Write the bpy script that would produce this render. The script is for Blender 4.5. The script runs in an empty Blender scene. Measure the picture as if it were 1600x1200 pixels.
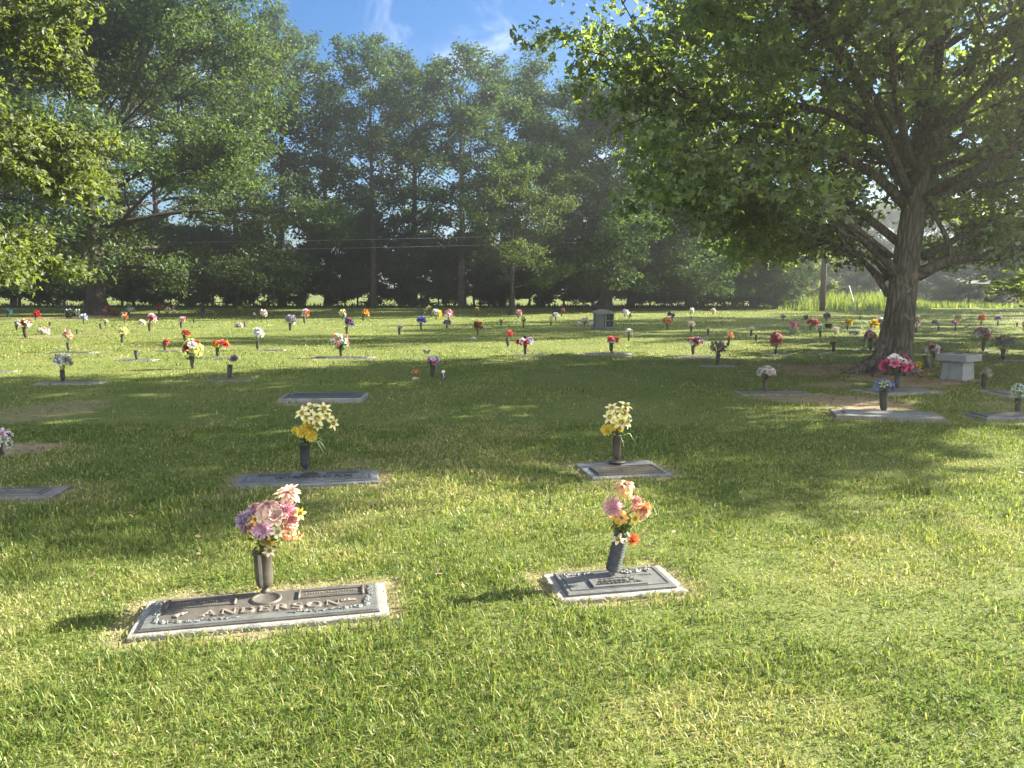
import bpy, math, random
import numpy as np
from math import sin, cos, tan, pi, radians
from mathutils import Vector

# ------------------------------------------------------------------ camera
FPX, CX, CY, HORIZ, CAMH = 1202.0, 800.0, 600.0, 452.0, 1.6
PITCH = math.atan((CY - HORIZ) / FPX)
S = bpy.context.scene
COL = S.collection
cd = bpy.data.cameras.new('camera'); cam = bpy.data.objects.new('camera', cd); COL.objects.link(cam)
cam.location = (0, 0, CAMH); cam.rotation_euler = (pi / 2 - PITCH, 0, 0)
cd.sensor_width = 36; cd.lens = 36 * FPX / 1600; cd.clip_end = 3000; cd.clip_start = 0.05
S.camera = cam

# ------------------------------------------------------------------ light
SUN_EL, SUN_AZ = radians(28), radians(69)       # azimuth measured from the view axis (+Y) towards +X
W = bpy.data.worlds.new('World'); S.world = W; W.use_nodes = True
wn = W.node_tree; wn.nodes.clear()
wo = wn.nodes.new('ShaderNodeOutputWorld'); wb = wn.nodes.new('ShaderNodeBackground')
sky = wn.nodes.new('ShaderNodeTexSky'); sky.sky_type = 'NISHITA'; sky.sun_disc = False
sky.sun_elevation = SUN_EL; sky.sun_rotation = SUN_AZ; sky.air_density = 1.0; sky.dust_density = 0.25; sky.ozone_density = 3.0; sky.altitude = 900
tc = wn.nodes.new('ShaderNodeTexCoord'); mp = wn.nodes.new('ShaderNodeMapping')
mp.inputs['Scale'].default_value = (3.4, 0.8, 6.5); mp.inputs['Rotation'].default_value = (0.25, 0.35, 0.5)
cn = wn.nodes.new('ShaderNodeTexNoise'); cn.inputs['Scale'].default_value = 1.7; cn.inputs['Detail'].default_value = 9; cn.inputs['Roughness'].default_value = 0.58; cn.inputs['Distortion'].default_value = 0.9
cr = wn.nodes.new('ShaderNodeMapRange'); cr.inputs['From Min'].default_value = 0.49; cr.inputs['From Max'].default_value = 1.0
cr.interpolation_type = 'SMOOTHSTEP'
cm = wn.nodes.new('ShaderNodeMix'); cm.data_type = 'RGBA'
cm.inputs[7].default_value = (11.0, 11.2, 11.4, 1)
wn.links.new(tc.outputs['Generated'], mp.inputs['Vector']); wn.links.new(mp.outputs[0], cn.inputs['Vector'])
# thin cirrus ahead; unseen bright bank added behind the camera to raise the ambient fill
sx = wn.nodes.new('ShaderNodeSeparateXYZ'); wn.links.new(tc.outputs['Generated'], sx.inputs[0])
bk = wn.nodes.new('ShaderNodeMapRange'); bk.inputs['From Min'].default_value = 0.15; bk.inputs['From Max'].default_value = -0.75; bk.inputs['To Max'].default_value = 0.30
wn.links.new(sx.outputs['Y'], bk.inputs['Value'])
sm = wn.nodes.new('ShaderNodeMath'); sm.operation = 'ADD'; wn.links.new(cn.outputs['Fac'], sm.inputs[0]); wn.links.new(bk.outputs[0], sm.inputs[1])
hs_ = wn.nodes.new('ShaderNodeHueSaturation'); hs_.inputs['Saturation'].default_value = 1.3; hs_.inputs['Value'].default_value = 0.70; hs_.inputs['Hue'].default_value = 0.505
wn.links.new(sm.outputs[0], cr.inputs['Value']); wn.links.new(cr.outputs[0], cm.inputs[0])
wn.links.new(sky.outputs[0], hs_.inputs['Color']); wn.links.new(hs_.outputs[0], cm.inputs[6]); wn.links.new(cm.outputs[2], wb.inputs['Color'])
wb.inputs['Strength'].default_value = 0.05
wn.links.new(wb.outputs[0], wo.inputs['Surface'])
sl = bpy.data.lights.new('sun', 'SUN'); sl.energy = 5.0; sl.angle = radians(0.5); sl.color = (1.0, 0.93, 0.80)
so = bpy.data.objects.new('sun', sl); COL.objects.link(so)
SUNV = Vector((sin(SUN_AZ) * cos(SUN_EL), cos(SUN_AZ) * cos(SUN_EL), sin(SUN_EL)))
so.rotation_euler = SUNV.to_track_quat('Z', 'Y').to_euler(); so.location = (30, 12, 40)
vs = S.view_settings; vs.view_transform = 'Standard'; vs.look = 'None'; vs.exposure = 2.62; vs.gamma = 1; vs.use_curve_mapping = False
cy = S.cycles
cy.max_bounces = 6; cy.diffuse_bounces = 3; cy.glossy_bounces = 1; cy.transmission_bounces = 4; cy.volume_bounces = 0; cy.transparent_max_bounces = 4
cy.caustics_reflective = False; cy.caustics_refractive = False; cy.use_denoising = True
cy.use_adaptive_sampling = True; cy.adaptive_threshold = 0.012; cy.sample_clamp_indirect = 3.0
try: cy.denoiser = 'OPENIMAGEDENOISE'; cy.denoising_input_passes = 'RGB_ALBEDO_NORMAL'
except Exception: pass

# ------------------------------------------------------------------ picture geometry -> metres
CP, SP = cos(PITCH), sin(PITCH)
def ray(px, py):
    a, b = (px - CX) / FPX, -(py - CY) / FPX
    return np.array([a, CP + b * SP, -SP + b * CP])
def G(px, py, z=0.0):
    d = ray(px, py); t = (z - CAMH) / d[2]
    return np.array([d[0] * t, d[1] * t, z])
def at(px, py, Y):
    d = ray(px, py); t = Y / d[1]
    return np.array([d[0] * t, Y, CAMH + d[2] * t])
def mpp(Y): return Y / FPX          # metres per photo pixel at depth Y (close enough)

# ------------------------------------------------------------------ object helpers
def link(o, parent=None):
    COL.objects.link(o)
    if parent: o.parent = parent
    return o
def tag(o, label=None, cat=None, group=None, kind=None):
    if label: o['label'] = label
    if cat: o['category'] = cat
    if group: o['group'] = group
    if kind: o['kind'] = kind
    return o
def thing(name, label, cat, loc, group=None, rot=(0, 0, 0)):
    o = bpy.data.objects.new(name, None); o.empty_display_size = 0.1
    link(o); o.location = [float(v) for v in loc]; o.rotation_euler = rot
    return tag(o, label, cat, group)

class MB:
    def __init__(s): s.V = []; s.F = []; s.M = []; s.T = []; s.S = []; s.n = 0
    def add(s, V, F, m=0, t=None, smooth=False):
        V = np.asarray(V, float).reshape(-1, 3)
        s.V.append(V); s.T.append(np.zeros(len(V)) if t is None else np.broadcast_to(np.asarray(t, float), (len(V),)))
        if not isinstance(F, list): F = [F]
        for f in F:
            f = np.asarray(f, int)
            if f.ndim == 1: f = f[None]
            if not len(f): continue
            s.F.append(f + s.n); s.M.append(np.full(len(f), m)); s.S.append(np.full(len(f), smooth))
        s.n += len(V); return s
    def merge(s, o, R=None, loc=(0, 0, 0), m=None):
        for V, T in zip(o.V, o.T):
            V2 = V if R is None else V @ np.asarray(R).T
            s.V.append(V2 + np.asarray(loc)); s.T.append(T)
        for f, mm, sm in zip(o.F, o.M, o.S):
            s.F.append(f + s.n); s.M.append(mm if m is None else np.array([m[i] for i in mm])); s.S.append(sm)
        s.n += o.n; return s
    def mesh(s, name, mats):
        V = np.concatenate(s.V); me = bpy.data.meshes.new(name)
        me.vertices.add(len(V)); me.vertices.foreach_set('co', V.astype(np.float32).ravel())
        tot = np.concatenate([np.full(len(f), f.shape[1]) for f in s.F])
        loops = np.concatenate([f.ravel() for f in s.F])
        st = np.concatenate([[0], np.cumsum(tot)[:-1]])
        me.loops.add(len(loops)); me.loops.foreach_set('vertex_index', loops.astype(np.int32))
        me.polygons.add(len(tot)); me.polygons.foreach_set('loop_start', st.astype(np.int32))
        me.polygons.foreach_set('material_index', np.concatenate(s.M).astype(np.int32))
        me.polygons.foreach_set('use_smooth', np.concatenate(s.S))
        a = me.attributes.new('t', 'FLOAT', 'POINT'); a.data.foreach_set('value', np.concatenate(s.T).astype(np.float32))
        me.update(calc_edges=True)
        for m in (mats if isinstance(mats, (list, tuple)) else [mats]): me.materials.append(m)
        return me
    def build(s, name, mats, parent=None, loc=(0, 0, 0), rot=(0, 0, 0)):
        o = bpy.data.objects.new(name, s.mesh(name, mats)); link(o, parent)
        o.location = [float(v) for v in loc]; o.rotation_euler = rot
        return o

def rotz(a): c, s_ = cos(a), sin(a); return np.array([[c, -s_, 0], [s_, c, 0], [0, 0, 1.]])
def rotx(a): c, s_ = cos(a), sin(a); return np.array([[1., 0, 0], [0, c, -s_], [0, s_, c]])
def roty(a): c, s_ = cos(a), sin(a); return np.array([[c, 0, s_], [0, 1., 0], [-s_, 0, c]])
def frame(n, spin=0.0):
    n = np.asarray(n, float); n = n / (np.linalg.norm(n) + 1e-9)
    h = np.array([0, 0, 1.]) if abs(n[2]) < .9 else np.array([1., 0, 0])
    u = np.cross(h, n); u /= np.linalg.norm(u); v = np.cross(n, u)
    return np.stack([u, v, n], 1) @ rotz(spin)

def tube(mb, P, R, k=8, m=0, cap=True, smooth=True, lobes=None):
    P = np.asarray(P, float); n = len(P); R = np.broadcast_to(np.asarray(R, float), (n,))
    T = np.gradient(P, axis=0); T /= np.linalg.norm(T, axis=1)[:, None] + 1e-9
    a0 = np.array([0, 0, 1.]) if abs(T[0][2]) < .9 else np.array([1., 0, 0])
    u = np.cross(a0, T[0]); u /= np.linalg.norm(u); V = []
    ang = np.arange(k) * 2 * pi / k
    for i in range(n):
        u = u - T[i] * np.dot(u, T[i]); u /= np.linalg.norm(u) + 1e-9; w = np.cross(T[i], u)
        r = R[i] * (np.ones(k) if lobes is None else lobes[i])
        V.append(P[i] + np.outer(r * np.cos(ang), u) + np.outer(r * np.sin(ang), w))
    V = np.concatenate(V); i = np.arange(n - 1)[:, None] * k; j = np.arange(k)[None]; j2 = (j + 1) % k
    F = np.stack([i + j, i + j2, i + k + j2, i + k + j], -1).reshape(-1, 4)
    Fs = [F]
    if cap and k >= 3: Fs += [np.arange(k)[::-1][None], (np.arange(k) + (n - 1) * k)[None]]
    mb.add(V, Fs, m, smooth=smooth)

def lathe(mb, prof, k=20, m=0, loc=(0, 0, 0), smooth=True):
    prof = np.asarray(prof, float); n = len(prof); a = np.arange(k) * 2 * pi / k
    V = np.stack([prof[:, 0:1] * np.cos(a), prof[:, 0:1] * np.sin(a), np.repeat(prof[:, 1:2], k, 1)], -1).reshape(-1, 3) + np.asarray(loc)
    i = np.arange(n - 1)[:, None] * k; j = np.arange(k)[None]; j2 = (j + 1) % k
    F = np.stack([i + j, i + j2, i + k + j2, i + k + j], -1).reshape(-1, 4)
    mb.add(V, F, m, smooth=smooth)

def box(mb, c, s, m=0, R=None, top=1.0, bev=0.0):
    """box centred at c, size s; top<1 tapers the upper face; bev adds a chamfer round the top edge"""
    x, y, z = [v / 2 for v in s]
    rings = [(1, -z), (1, z)] if not bev else [(1, -z), (1, z - bev), (None, z)]
    V = []
    for k, zz in rings:
        f = top if (zz > 0 and not bev) else 1.0
        sx, sy = (x * f, y * f) if k else (x - bev, y - bev)
        V += [(-sx, -sy, zz), (sx, -sy, zz), (sx, sy, zz), (-sx, sy, zz)]
    V = np.array(V, float); n = len(rings); F = [[3, 2, 1, 0]]
    for r in range(n - 1):
        for q in range(4): F.append([r * 4 + q, r * 4 + (q + 1) % 4, r * 4 + 4 + (q + 1) % 4, r * 4 + 4 + q])
    b = (n - 1) * 4; F.append([b, b + 1, b + 2, b + 3])
    if R is not None: V = V @ np.asarray(R).T
    mb.add(V + np.asarray(c, float), np.array(F), m)

def blob(mb, c, r, m=0, R=None, nu=8, nv=5, t=0.0):
    r = np.broadcast_to(np.asarray(r, float), (3,)); V = [(0, 0, -1)]
    for i in range(1, nv):
        p = -pi / 2 + pi * i / nv
        for j in range(nu): V.append((cos(p) * cos(2 * pi * j / nu), cos(p) * sin(2 * pi * j / nu), sin(p)))
    V.append((0, 0, 1)); V = np.array(V) * r
    if R is not None: V = V @ np.asarray(R).T
    T3 = [[0, 1 + (j + 1) % nu, 1 + j] for j in range(nu)] + [[len(V) - 1, len(V) - 1 - nu + j, len(V) - 1 - nu + (j + 1) % nu] for j in range(nu)]
    Q = [[1 + i * nu + j, 1 + i * nu + (j + 1) % nu, 1 + (i + 1) * nu + (j + 1) % nu, 1 + (i + 1) * nu + j] for i in range(nv - 2) for j in range(nu)]
    mb.add(V + np.asarray(c, float), [np.array(T3), np.array(Q)], m, t, True)

# smooth lattice noise for scattering and for the ground attributes
def vnoise(x, y, sc, seed):
    r = np.random.RandomState(seed); L = r.rand(128, 128)
    u, v = x / sc + 1000.3, y / sc + 1000.7; i, j = np.floor(u).astype(int), np.floor(v).astype(int); fu, fv = u - i, v - j
    fu = fu * fu * (3 - 2 * fu); fv = fv * fv * (3 - 2 * fv); i %= 128; j %= 128; i2, j2 = (i + 1) % 128, (j + 1) % 128
    return (L[i, j] * (1 - fu) + L[i2, j] * fu) * (1 - fv) + (L[i, j2] * (1 - fu) + L[i2, j2] * fu) * fv
def sstep(a, b, x): q = np.clip((x - a) / (b - a), 0, 1); return q * q * (3 - 2 * q)

# ------------------------------------------------------------------ materials
MC = {}
def nmat(name):
    m = bpy.data.materials.new(name); m.use_nodes = True; nt = m.node_tree; nt.nodes.clear()
    return m, nt, nt.nodes.new('ShaderNodeOutputMaterial')
def N(nt, kind, **kw):
    n = nt.nodes.new(kind)
    for k, v in kw.items():
        if k.startswith('i_'): n.inputs[k[2:].replace('_', ' ')].default_value = v
        else: setattr(n, k, v)
    return n
def mixc(nt, fac, a, b, blend='MIX'):
    n = N(nt, 'ShaderNodeMix', data_type='RGBA', blend_type=blend)
    for s_, v in ((0, fac), (6, a), (7, b)):
        if hasattr(v, 'default_value'): nt.links.new(v, n.inputs[s_])
        else: n.inputs[s_].default_value = v if s_ == 0 else (tuple(v) + (1,))[:4]
    return n.outputs[2]
def ramp(nt, fac, stops):
    n = N(nt, 'ShaderNodeValToRGB'); e = n.color_ramp.elements
    while len(e) < len(stops): e.new(0.5)
    for q, (p, c) in zip(e, stops): q.position = p; q.color = tuple(c) + (1,)
    nt.links.new(fac, n.inputs[0]); return n.outputs[0]
def noise(nt, scale, detail=4, rough=0.55, vec=None, dim=None):
    n = N(nt, 'ShaderNodeTexNoise'); n.inputs['Scale'].default_value = scale; n.inputs['Detail'].default_value = detail; n.inputs['Roughness'].default_value = rough
    if vec is not None: nt.links.new(vec, n.inputs['Vector'])
    return n.outputs['Fac']
def wpos(nt): return N(nt, 'ShaderNodeNewGeometry').outputs['Position']
def opos(nt): return N(nt, 'ShaderNodeTexCoord').outputs['Object']
def finish(nt, out, col, rough=0.6, metal=0.0, bump=None, bstr=0.3, bdist=0.01, spec=0.5):
    b = N(nt, 'ShaderNodeBsdfPrincipled'); b.inputs['Roughness'].default_value = rough; b.inputs['Metallic'].default_value = metal
    b.inputs['Specular IOR Level'].default_value = spec
    if hasattr(col, 'default_value'): nt.links.new(col, b.inputs['Base Color'])
    else: b.inputs['Base Color'].default_value = tuple(col) + (1,)
    if bump is not None:
        bp = N(nt, 'ShaderNodeBump'); bp.inputs['Strength'].default_value = bstr; bp.inputs['Distance'].default_value = bdist
        nt.links.new(bump, bp.inputs['Height']); nt.links.new(bp.outputs[0], b.inputs['Normal'])
    nt.links.new(b.outputs[0], out.inputs['Surface'])

def leafy(name, cols, trans=0.45, rough=0.5, gloss=0.06, attr=False, clump=0.0, tcol=None):
    """thin leaves / petals / blades: diffuse + translucent, colour varied leaf by leaf (and by the stored t if attr)"""
    if name in MC: return MC[name]
    m, nt, out = nmat(name)
    if attr:
        a = N(nt, 'ShaderNodeAttribute', attribute_name='t').outputs['Fac']
        rnd = N(nt, 'ShaderNodeNewGeometry').outputs['Random Per Island']
        c = ramp(nt, a, cols)
        v = N(nt, 'ShaderNodeMapRange'); v.inputs['To Min'].default_value = 0.72; v.inputs['To Max'].default_value = 1.22
        nt.links.new(rnd, v.inputs['Value'])
        hsv = N(nt, 'ShaderNodeHueSaturation'); nt.links.new(c, hsv.inputs['Color']); nt.links.new(v.outputs[0], hsv.inputs['Value']); c = hsv.outputs[0]
    else:
        rnd = N(nt, 'ShaderNodeNewGeometry').outputs['Random Per Island']; c = ramp(nt, rnd, cols)
    if clump:
        nz = noise(nt, 0.9, 2, 0.5, wpos(nt)); v = N(nt, 'ShaderNodeMapRange')
        v.inputs['From Min'].default_value = .3; v.inputs['From Max'].default_value = .7; v.inputs['To Min'].default_value = 1 - clump; v.inputs['To Max'].default_value = 1 + clump
        nt.links.new(nz, v.inputs['Value']); hsv = N(nt, 'ShaderNodeHueSaturation'); nt.links.new(c, hsv.inputs['Color']); nt.links.new(v.outputs[0], hsv.inputs['Value']); c = hsv.outputs[0]
    d = N(nt, 'ShaderNodeBsdfDiffuse'); nt.links.new(c, d.inputs['Color'])
    tr = N(nt, 'ShaderNodeBsdfTranslucent')
    tcl = mixc(nt, 1.0, c, tcol or (1.5, 1.45, 0.75), 'MULTIPLY'); nt.links.new(tcl, tr.inputs['Color'])
    mx = N(nt, 'ShaderNodeMixShader'); mx.inputs[0].default_value = trans; nt.links.new(d.outputs[0], mx.inputs[1]); nt.links.new(tr.outputs[0], mx.inputs[2])
    sh = mx.outputs[0]
    if gloss:
        g = N(nt, 'ShaderNodeBsdfGlossy'); g.inputs['Roughness'].default_value = rough; g.inputs['Color'].default_value = (.9, .95, 1, 1)
        m2 = N(nt, 'ShaderNodeMixShader'); m2.inputs[0].default_value = gloss; nt.links.new(sh, m2.inputs[1]); nt.links.new(g.outputs[0], m2.inputs[2]); sh = m2.outputs[0]
    nt.links.new(sh, out.inputs['Surface']); MC[name] = m; return m

def petal_mat(c0, c1):
    """petal colour from base c0 to tip c1 (sRGB 0-255)"""
    k = 'petal_%02x%02x%02x_%02x%02x%02x' % (tuple(c0) + tuple(c1))
    L = lambda c: tuple(min(.85, (v / 255) ** 2.2) for v in c)
    return leafy(k, [(0.05, L(c0)), (0.9, L(c1))], trans=0.3, gloss=0.03, attr=True, tcol=(1.1, 1.05, 1.0))

def bark_mat(name, c0, c1, sc=7, stretch=0.18):
    m, nt, out = nmat(name)
    mpn = N(nt, 'ShaderNodeMapping'); mpn.inputs['Scale'].default_value = (1, 1, stretch); nt.links.new(opos(nt), mpn.inputs['Vector'])
    n1 = noise(nt, sc * 2.2, 6, .65, mpn.outputs[0]); n2 = noise(nt, 1.3, 3, .5, opos(nt))
    v = N(nt, 'ShaderNodeTexVoronoi', feature='DISTANCE_TO_EDGE'); v.inputs['Scale'].default_value = sc * 1.7; nt.links.new(mpn.outputs[0], v.inputs['Vector'])
    c = ramp(nt, n1, [(.3, c0), (.7, c1)]); c = mixc(nt, .35, c, ramp(nt, n2, [(.35, tuple(x * .7 for x in c0)), (.65, tuple(x * 1.15 for x in c1))]))
    ad = N(nt, 'ShaderNodeMath', operation='MULTIPLY_ADD'); nt.links.new(n1, ad.inputs[0]); ad.inputs[1].default_value = .5; nt.links.new(v.outputs['Distance'], ad.inputs[2])
    fur = ramp(nt, v.outputs['Distance'], [(.0, (.30, .28, .26)), (.16, (1, 1, 1))]); c = mixc(nt, .8, c, fur, 'MULTIPLY')
    lich = ramp(nt, noise(nt, 3.1, 5, .7, opos(nt)), [(.58, (0, 0, 0)), (.70, (1, 1, 1))]); c = mixc(nt, lich, c, tuple(x * 1.25 + .02 for x in c1))
    finish(nt, out, c, .92, bump=ad.outputs[0], bstr=1.0, bdist=0.07, spec=.2); return m

def granite_mat(name, lo, mid, hi, sc=260, rough=.55, bump=0.25):
    m, nt, out = nmat(name)
    p = opos(nt); n1 = noise(nt, sc, 3, .7, p); n2 = noise(nt, sc * .12, 4, .6, p); n3 = noise(nt, 5, 4, .6, p)
    c = ramp(nt, n1, [(.32, lo), (.5, mid), (.68, hi)]); c = mixc(nt, .3, c, ramp(nt, n2, [(.35, lo), (.65, hi)]))
    c = mixc(nt, .45, c, ramp(nt, n3, [(.32, tuple(x * .5 for x in lo)), (.5, mid), (.7, tuple(x * .9 for x in mid))]))
    finish(nt, out, c, rough, bump=n1, bstr=bump, bdist=.004); return m

def bronze_mat(name, c0, c1, pat, rough=.5, metal=.25, bsc=180, bstr=.35):
    m, nt, out = nmat(name); p = opos(nt)
    n1 = noise(nt, 14, 5, .6, p); n2 = noise(nt, bsc, 3, .6, p)
    c = ramp(nt, n1, [(.35, c0), (.62, c1), (.8, pat)]); c = mixc(nt, .25, c, ramp(nt, n2, [(.3, tuple(x * .5 for x in c0)), (.7, tuple(min(1, x * 1.5) for x in c1))]))
    finish(nt, out, c, rough, metal, n2, bstr, .004); return m

def plain(name, c, rough=.7, var=.25, sc=6, metal=0., bump=.2):
    if name in MC: return MC[name]
    m, nt, out = nmat(name); n1 = noise(nt, sc, 5, .6, opos(nt))
    cc = ramp(nt, n1, [(.3, tuple(x * (1 - var) for x in c)), (.7, tuple(min(1, x * (1 + var)) for x in c))])
    finish(nt, out, cc, rough, metal, n1, bump, .01); MC[name] = m; return m

M_BARK = bark_mat('oak_bark', (.050, .042, .034), (.19, .165, .135))
M_BARKD = bark_mat('far_bark', (.035, .030, .025), (.12, .105, .09), 5)
M_GRAN = granite_mat('light_granite', (.075, .07, .06), (.23, .22, .20), (.46, .445, .41), 75, .85, .7)
M_GRAND = granite_mat('grey_granite', (.08, .084, .088), (.16, .168, .172), (.26, .27, .27), 120)
M_CONC = granite_mat('rough_granite', (.085, .085, .07), (.165, .16, .14), (.28, .27, .24), 90, .85, .5)
M_BRZ = bronze_mat('weathered_bronze', (.085, .075, .061), (.130, .115, .095), (.125, .132, .115))
M_BRZG = bronze_mat('grey_bronze', (.105, .105, .10), (.165, .165, .155), (.14, .16, .15))
M_BRZHI = bronze_mat('polished_bronze', (.24, .21, .165), (.34, .30, .24), (.26, .27, .23), .42, .35)
M_PATINA = bronze_mat('green_bronze', (.10, .108, .098), (.17, .18, .165), (.24, .255, .235))
M_SLATE = bronze_mat('slate_plate', (.10, .108, .112), (.155, .165, .17), (.13, .15, .15))
M_VASE = bronze_mat('dark_bronze', (.035, .032, .027), (.075, .068, .056), (.06, .066, .056), .5, .3, 240, .5)
M_VASEB = bronze_mat('brown_bronze', (.058, .050, .037), (.098, .084, .063), (.088, .086, .068), .55, .2, 210, .8)
M_VASEG = bronze_mat('slate_bronze', (.04, .044, .046), (.075, .08, .082), (.07, .08, .08), .5, .3, 240, .5)
# ------------------------------------------------------------------ where the flat grave markers lie (needed by ground and grass)
# name: (front-left, front-right, back-right, back-left) in photo pixels on the ground, rise above the grass
MARK = {
 'anderson': ((194, 998), (606, 962), (602, 910), (234, 940), .005),
 'plate': ((873, 941), (1075, 924), (1033, 884), (851, 898), .005),
 'winehorn': ((357, 763), (592, 752), (590, 735), (378, 742), .003),
 'single': ((923, 748), (1047, 742), (1018, 719), (901, 724), .003),
 'raised': ((439, 628), (572, 627), (571, 618.5), (445, 619), .045),
 'edge': ((-80, 782), (84, 777), (106, 760), (-45, 763), .002),
 'slab': ((1310, 653), (1478, 658), (1460, 648), (1292, 641), .03),
 'oblong': ((1366, 618), (1465, 613), (1440, 604), (1343, 608), .004),
 'tablet': ((1528, 655), (1640, 655), (1622, 645), (1520, 648), .02),
 'mossy': ((1557, 620), (1640, 621), (1620, 609), (1545, 610), .003),
}
def fit(q):
    a, b, c, d = [G(*p)[:2] for p in q[:4]]
    ctr = (a + b + c + d) / 4; u = (b - a + c - d) / 2; v = (d - a + c - b) / 2
    w = np.linalg.norm(u); u = u / w; n = np.array([-u[1], u[0]]); dep = abs(np.dot(v, n))
    return ctr, math.atan2(u[1], u[0]), w, dep
FIT = {k: fit(q) + (q[4],) for k, q in MARK.items()}
# markers seen only as thin strips farther off: (px centre, py, px width)
THIN = [(214, 562, 62), (357, 593.5, 66), (534, 558.5, 100), (948, 553, 80), (826, 555, 56), (1016, 524, 32), (1122, 571.5, 50),
        (1206, 613.5, 112), (1213, 555, 52), (1285, 551, 46), (345, 559.5, 56), (112, 550.5, 74), (110, 598, 96), (1590, 564, 64),
        (1552, 550, 46), (1085, 556, 56), (1356, 547.5, 34), (42, 529, 24), (10, 580, 34), (262, 548.5, 46), (1102, 562, 0), (425, 547, 40)]
THIN = [t for t in THIN if t[2]]
for i, (px, py, pw) in enumerate(THIN):
    g = G(px, py); w = pw * g[1] / FPX
    FIT['thin%d' % i] = (g[:2], radians(((i * 37) % 9 - 4) * .8), w, min(.46, max(.3, w * .38)), .002)

def rect_dist(x, y, f):
    ctr, a, w, d, _ = f; dx, dy = x - ctr[0], y - ctr[1]
    u = dx * cos(a) + dy * sin(a); v = -dx * sin(a) + dy * cos(a)
    qx, qy = np.abs(u) - w / 2, np.abs(v) - d / 2
    return np.hypot(np.maximum(qx, 0), np.maximum(qy, 0)) + np.minimum(np.maximum(qx, qy), 0)

# bare or worn places: px, py, half width in px, half depth in m, strength
BARE = [(60, 642, 90, .8, .45), (30, 702, 75, .36, 1.0), (75, 697, 40, .16, 1.0), (1395, 592, 60, 1.25, 1.0), (1440, 594, 62, .75, .95), (1290, 578, 85, 1.0, .85), (1220, 572, 60, .5, .4),
        (1335, 630, 85, .75, 1.0), (1245, 620, 75, .5, .85), (1420, 645, 60, .3, .6), (172, 495, 45, 2.2, .9), (200, 492, 30, 1.6, .8), (1300, 600, 60, .35, .6),
        (60, 526, 50, .8, .5), (480, 632, 45, .14, .9), (520, 560, 60, .4, .3), (1120, 560, 70, .5, .35), (800, 492, 25, 2.0, .7), (1570, 632, 40, .3, .4), (945, 484, 40, 2.0, .5),
        (1320, 571, 40, .3, .9), (1450, 577, 30, .3, .8), (1220, 527, 40, .6, .3), (1420, 524, 60, .6, .3), (560, 722, 40, .15, .3), (340, 775, 45, .12, .4)]
BAREW = []
for px, py, hw, hd, st in BARE:
    g = G(px, py); BAREW.append((g[0], g[1], hw * g[1] / FPX, hd, st))
def bare(x, y):
    n = (vnoise(x, y, .45, 3) - .5) * .9 + (vnoise(x, y, .13, 4) - .5) * .5
    b = np.zeros_like(x)
    for gx, gy, rx, ry, st in BAREW:
        r = np.hypot((x - gx) / rx, (y - gy) / ry); b = np.maximum(b, st * sstep(1.2, .7, r + n * .7))
    return b
def edge_wear(x, y):
    e = np.zeros_like(x)
    for k, f in FIT.items():
        d = rect_dist(x, y, f) + (vnoise(x, y, .12, 9) - .5) * .12
        near = f[0][1] < 9
        e = np.maximum(e, sstep(.14 if near else .1, .02, d) * (.95 if near else .6))
    return e

# ------------------------------------------------------------------ ground: one sheet, fine where the camera sees it close
def axis(lo, hi, step, far, k=1.32):
    a = list(np.arange(lo, hi + 1e-6, step)); s_ = step
    while a[-1] < far: s_ *= k; a.append(a[-1] + s_)
    s_ = step; b = [a[0]]
    while b[0] > -far: s_ *= k; b.insert(0, b[0] - s_)
    return np.array(b[:-1] + a)
gx_, gy_ = axis(-9, 12, .1, 380), axis(1.5, 18, .1, 380)
X, Y = np.meshgrid(gx_, gy_); sh = X.shape; xf, yf = X.ravel(), Y.ravel()
zf = (vnoise(xf, yf, 2.3, 1) - .5) * .03 + (vnoise(xf, yf, .3, 2) - .5) * .012
wear = edge_wear(xf, yf); bz = np.maximum(bare(xf, yf), wear * .8)
zf = np.where(wear > 0.01, -.004, zf) * 1.0
for k, f in FIT.items():
    dd = rect_dist(xf, yf, f); zf = np.where(dd < .12, -.02, zf)
gm = MB(); nx = sh[1]
ii, jj = np.meshgrid(np.arange(sh[0] - 1), np.arange(sh[1] - 1), indexing='ij'); q = (ii * nx + jj).ravel()
gm.add(np.stack([xf, yf, zf], 1), np.stack([q, q + 1, q + nx + 1, q + nx], 1), 0, bz, True)
m, nt, out = nmat('lawn_soil')
p = wpos(nt); at_ = N(nt, 'ShaderNodeAttribute', attribute_name='t').outputs['Fac']
n1 = noise(nt, 55, 4, .7, p); n2 = noise(nt, .55, 4, .6, p); n3 = noise(nt, 9, 5, .65, p)
g1 = ramp(nt, n1, [(.3, (.045, .062, .018)), (.55, (.10, .135, .034)), (.72, (.17, .185, .06))])
g2 = ramp(nt, n3, [(.3, (.085, .12, .028)), (.5, (.13, .17, .038)), (.7, (.19, .205, .06))])
grs = mixc(nt, .5, g1, g2)
pt = ramp(nt, n2, [(.35, (0, 0, 0)), (.62, (1, 1, 1))])
grs = mixc(nt, N(nt, 'ShaderNodeMath', operation='MULTIPLY').outputs[0], grs, (.20, .19, .075))
nt.links.new(pt, grs.node.inputs[0].links[0].from_node.inputs[0]); grs.node.inputs[0].links[0].from_node.inputs[1].default_value = .38
dirt = ramp(nt, n3, [(.28, (.15, .11, .07)), (.5, (.32, .25, .16)), (.72, (.46, .375, .25))])
dirt = mixc(nt, .4, dirt, ramp(nt, n1, [(.3, (.13, .10, .06)), (.7, (.42, .34, .22))]))
fin = mixc(nt, at_, grs, dirt)
ad = N(nt, 'ShaderNodeMath', operation='ADD'); nt.links.new(n1, ad.inputs[0]); nt.links.new(n3, ad.inputs[1])
finish(nt, out, fin, .95, bump=ad.outputs[0], bstr=.7, bdist=.03, spec=.1)
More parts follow.
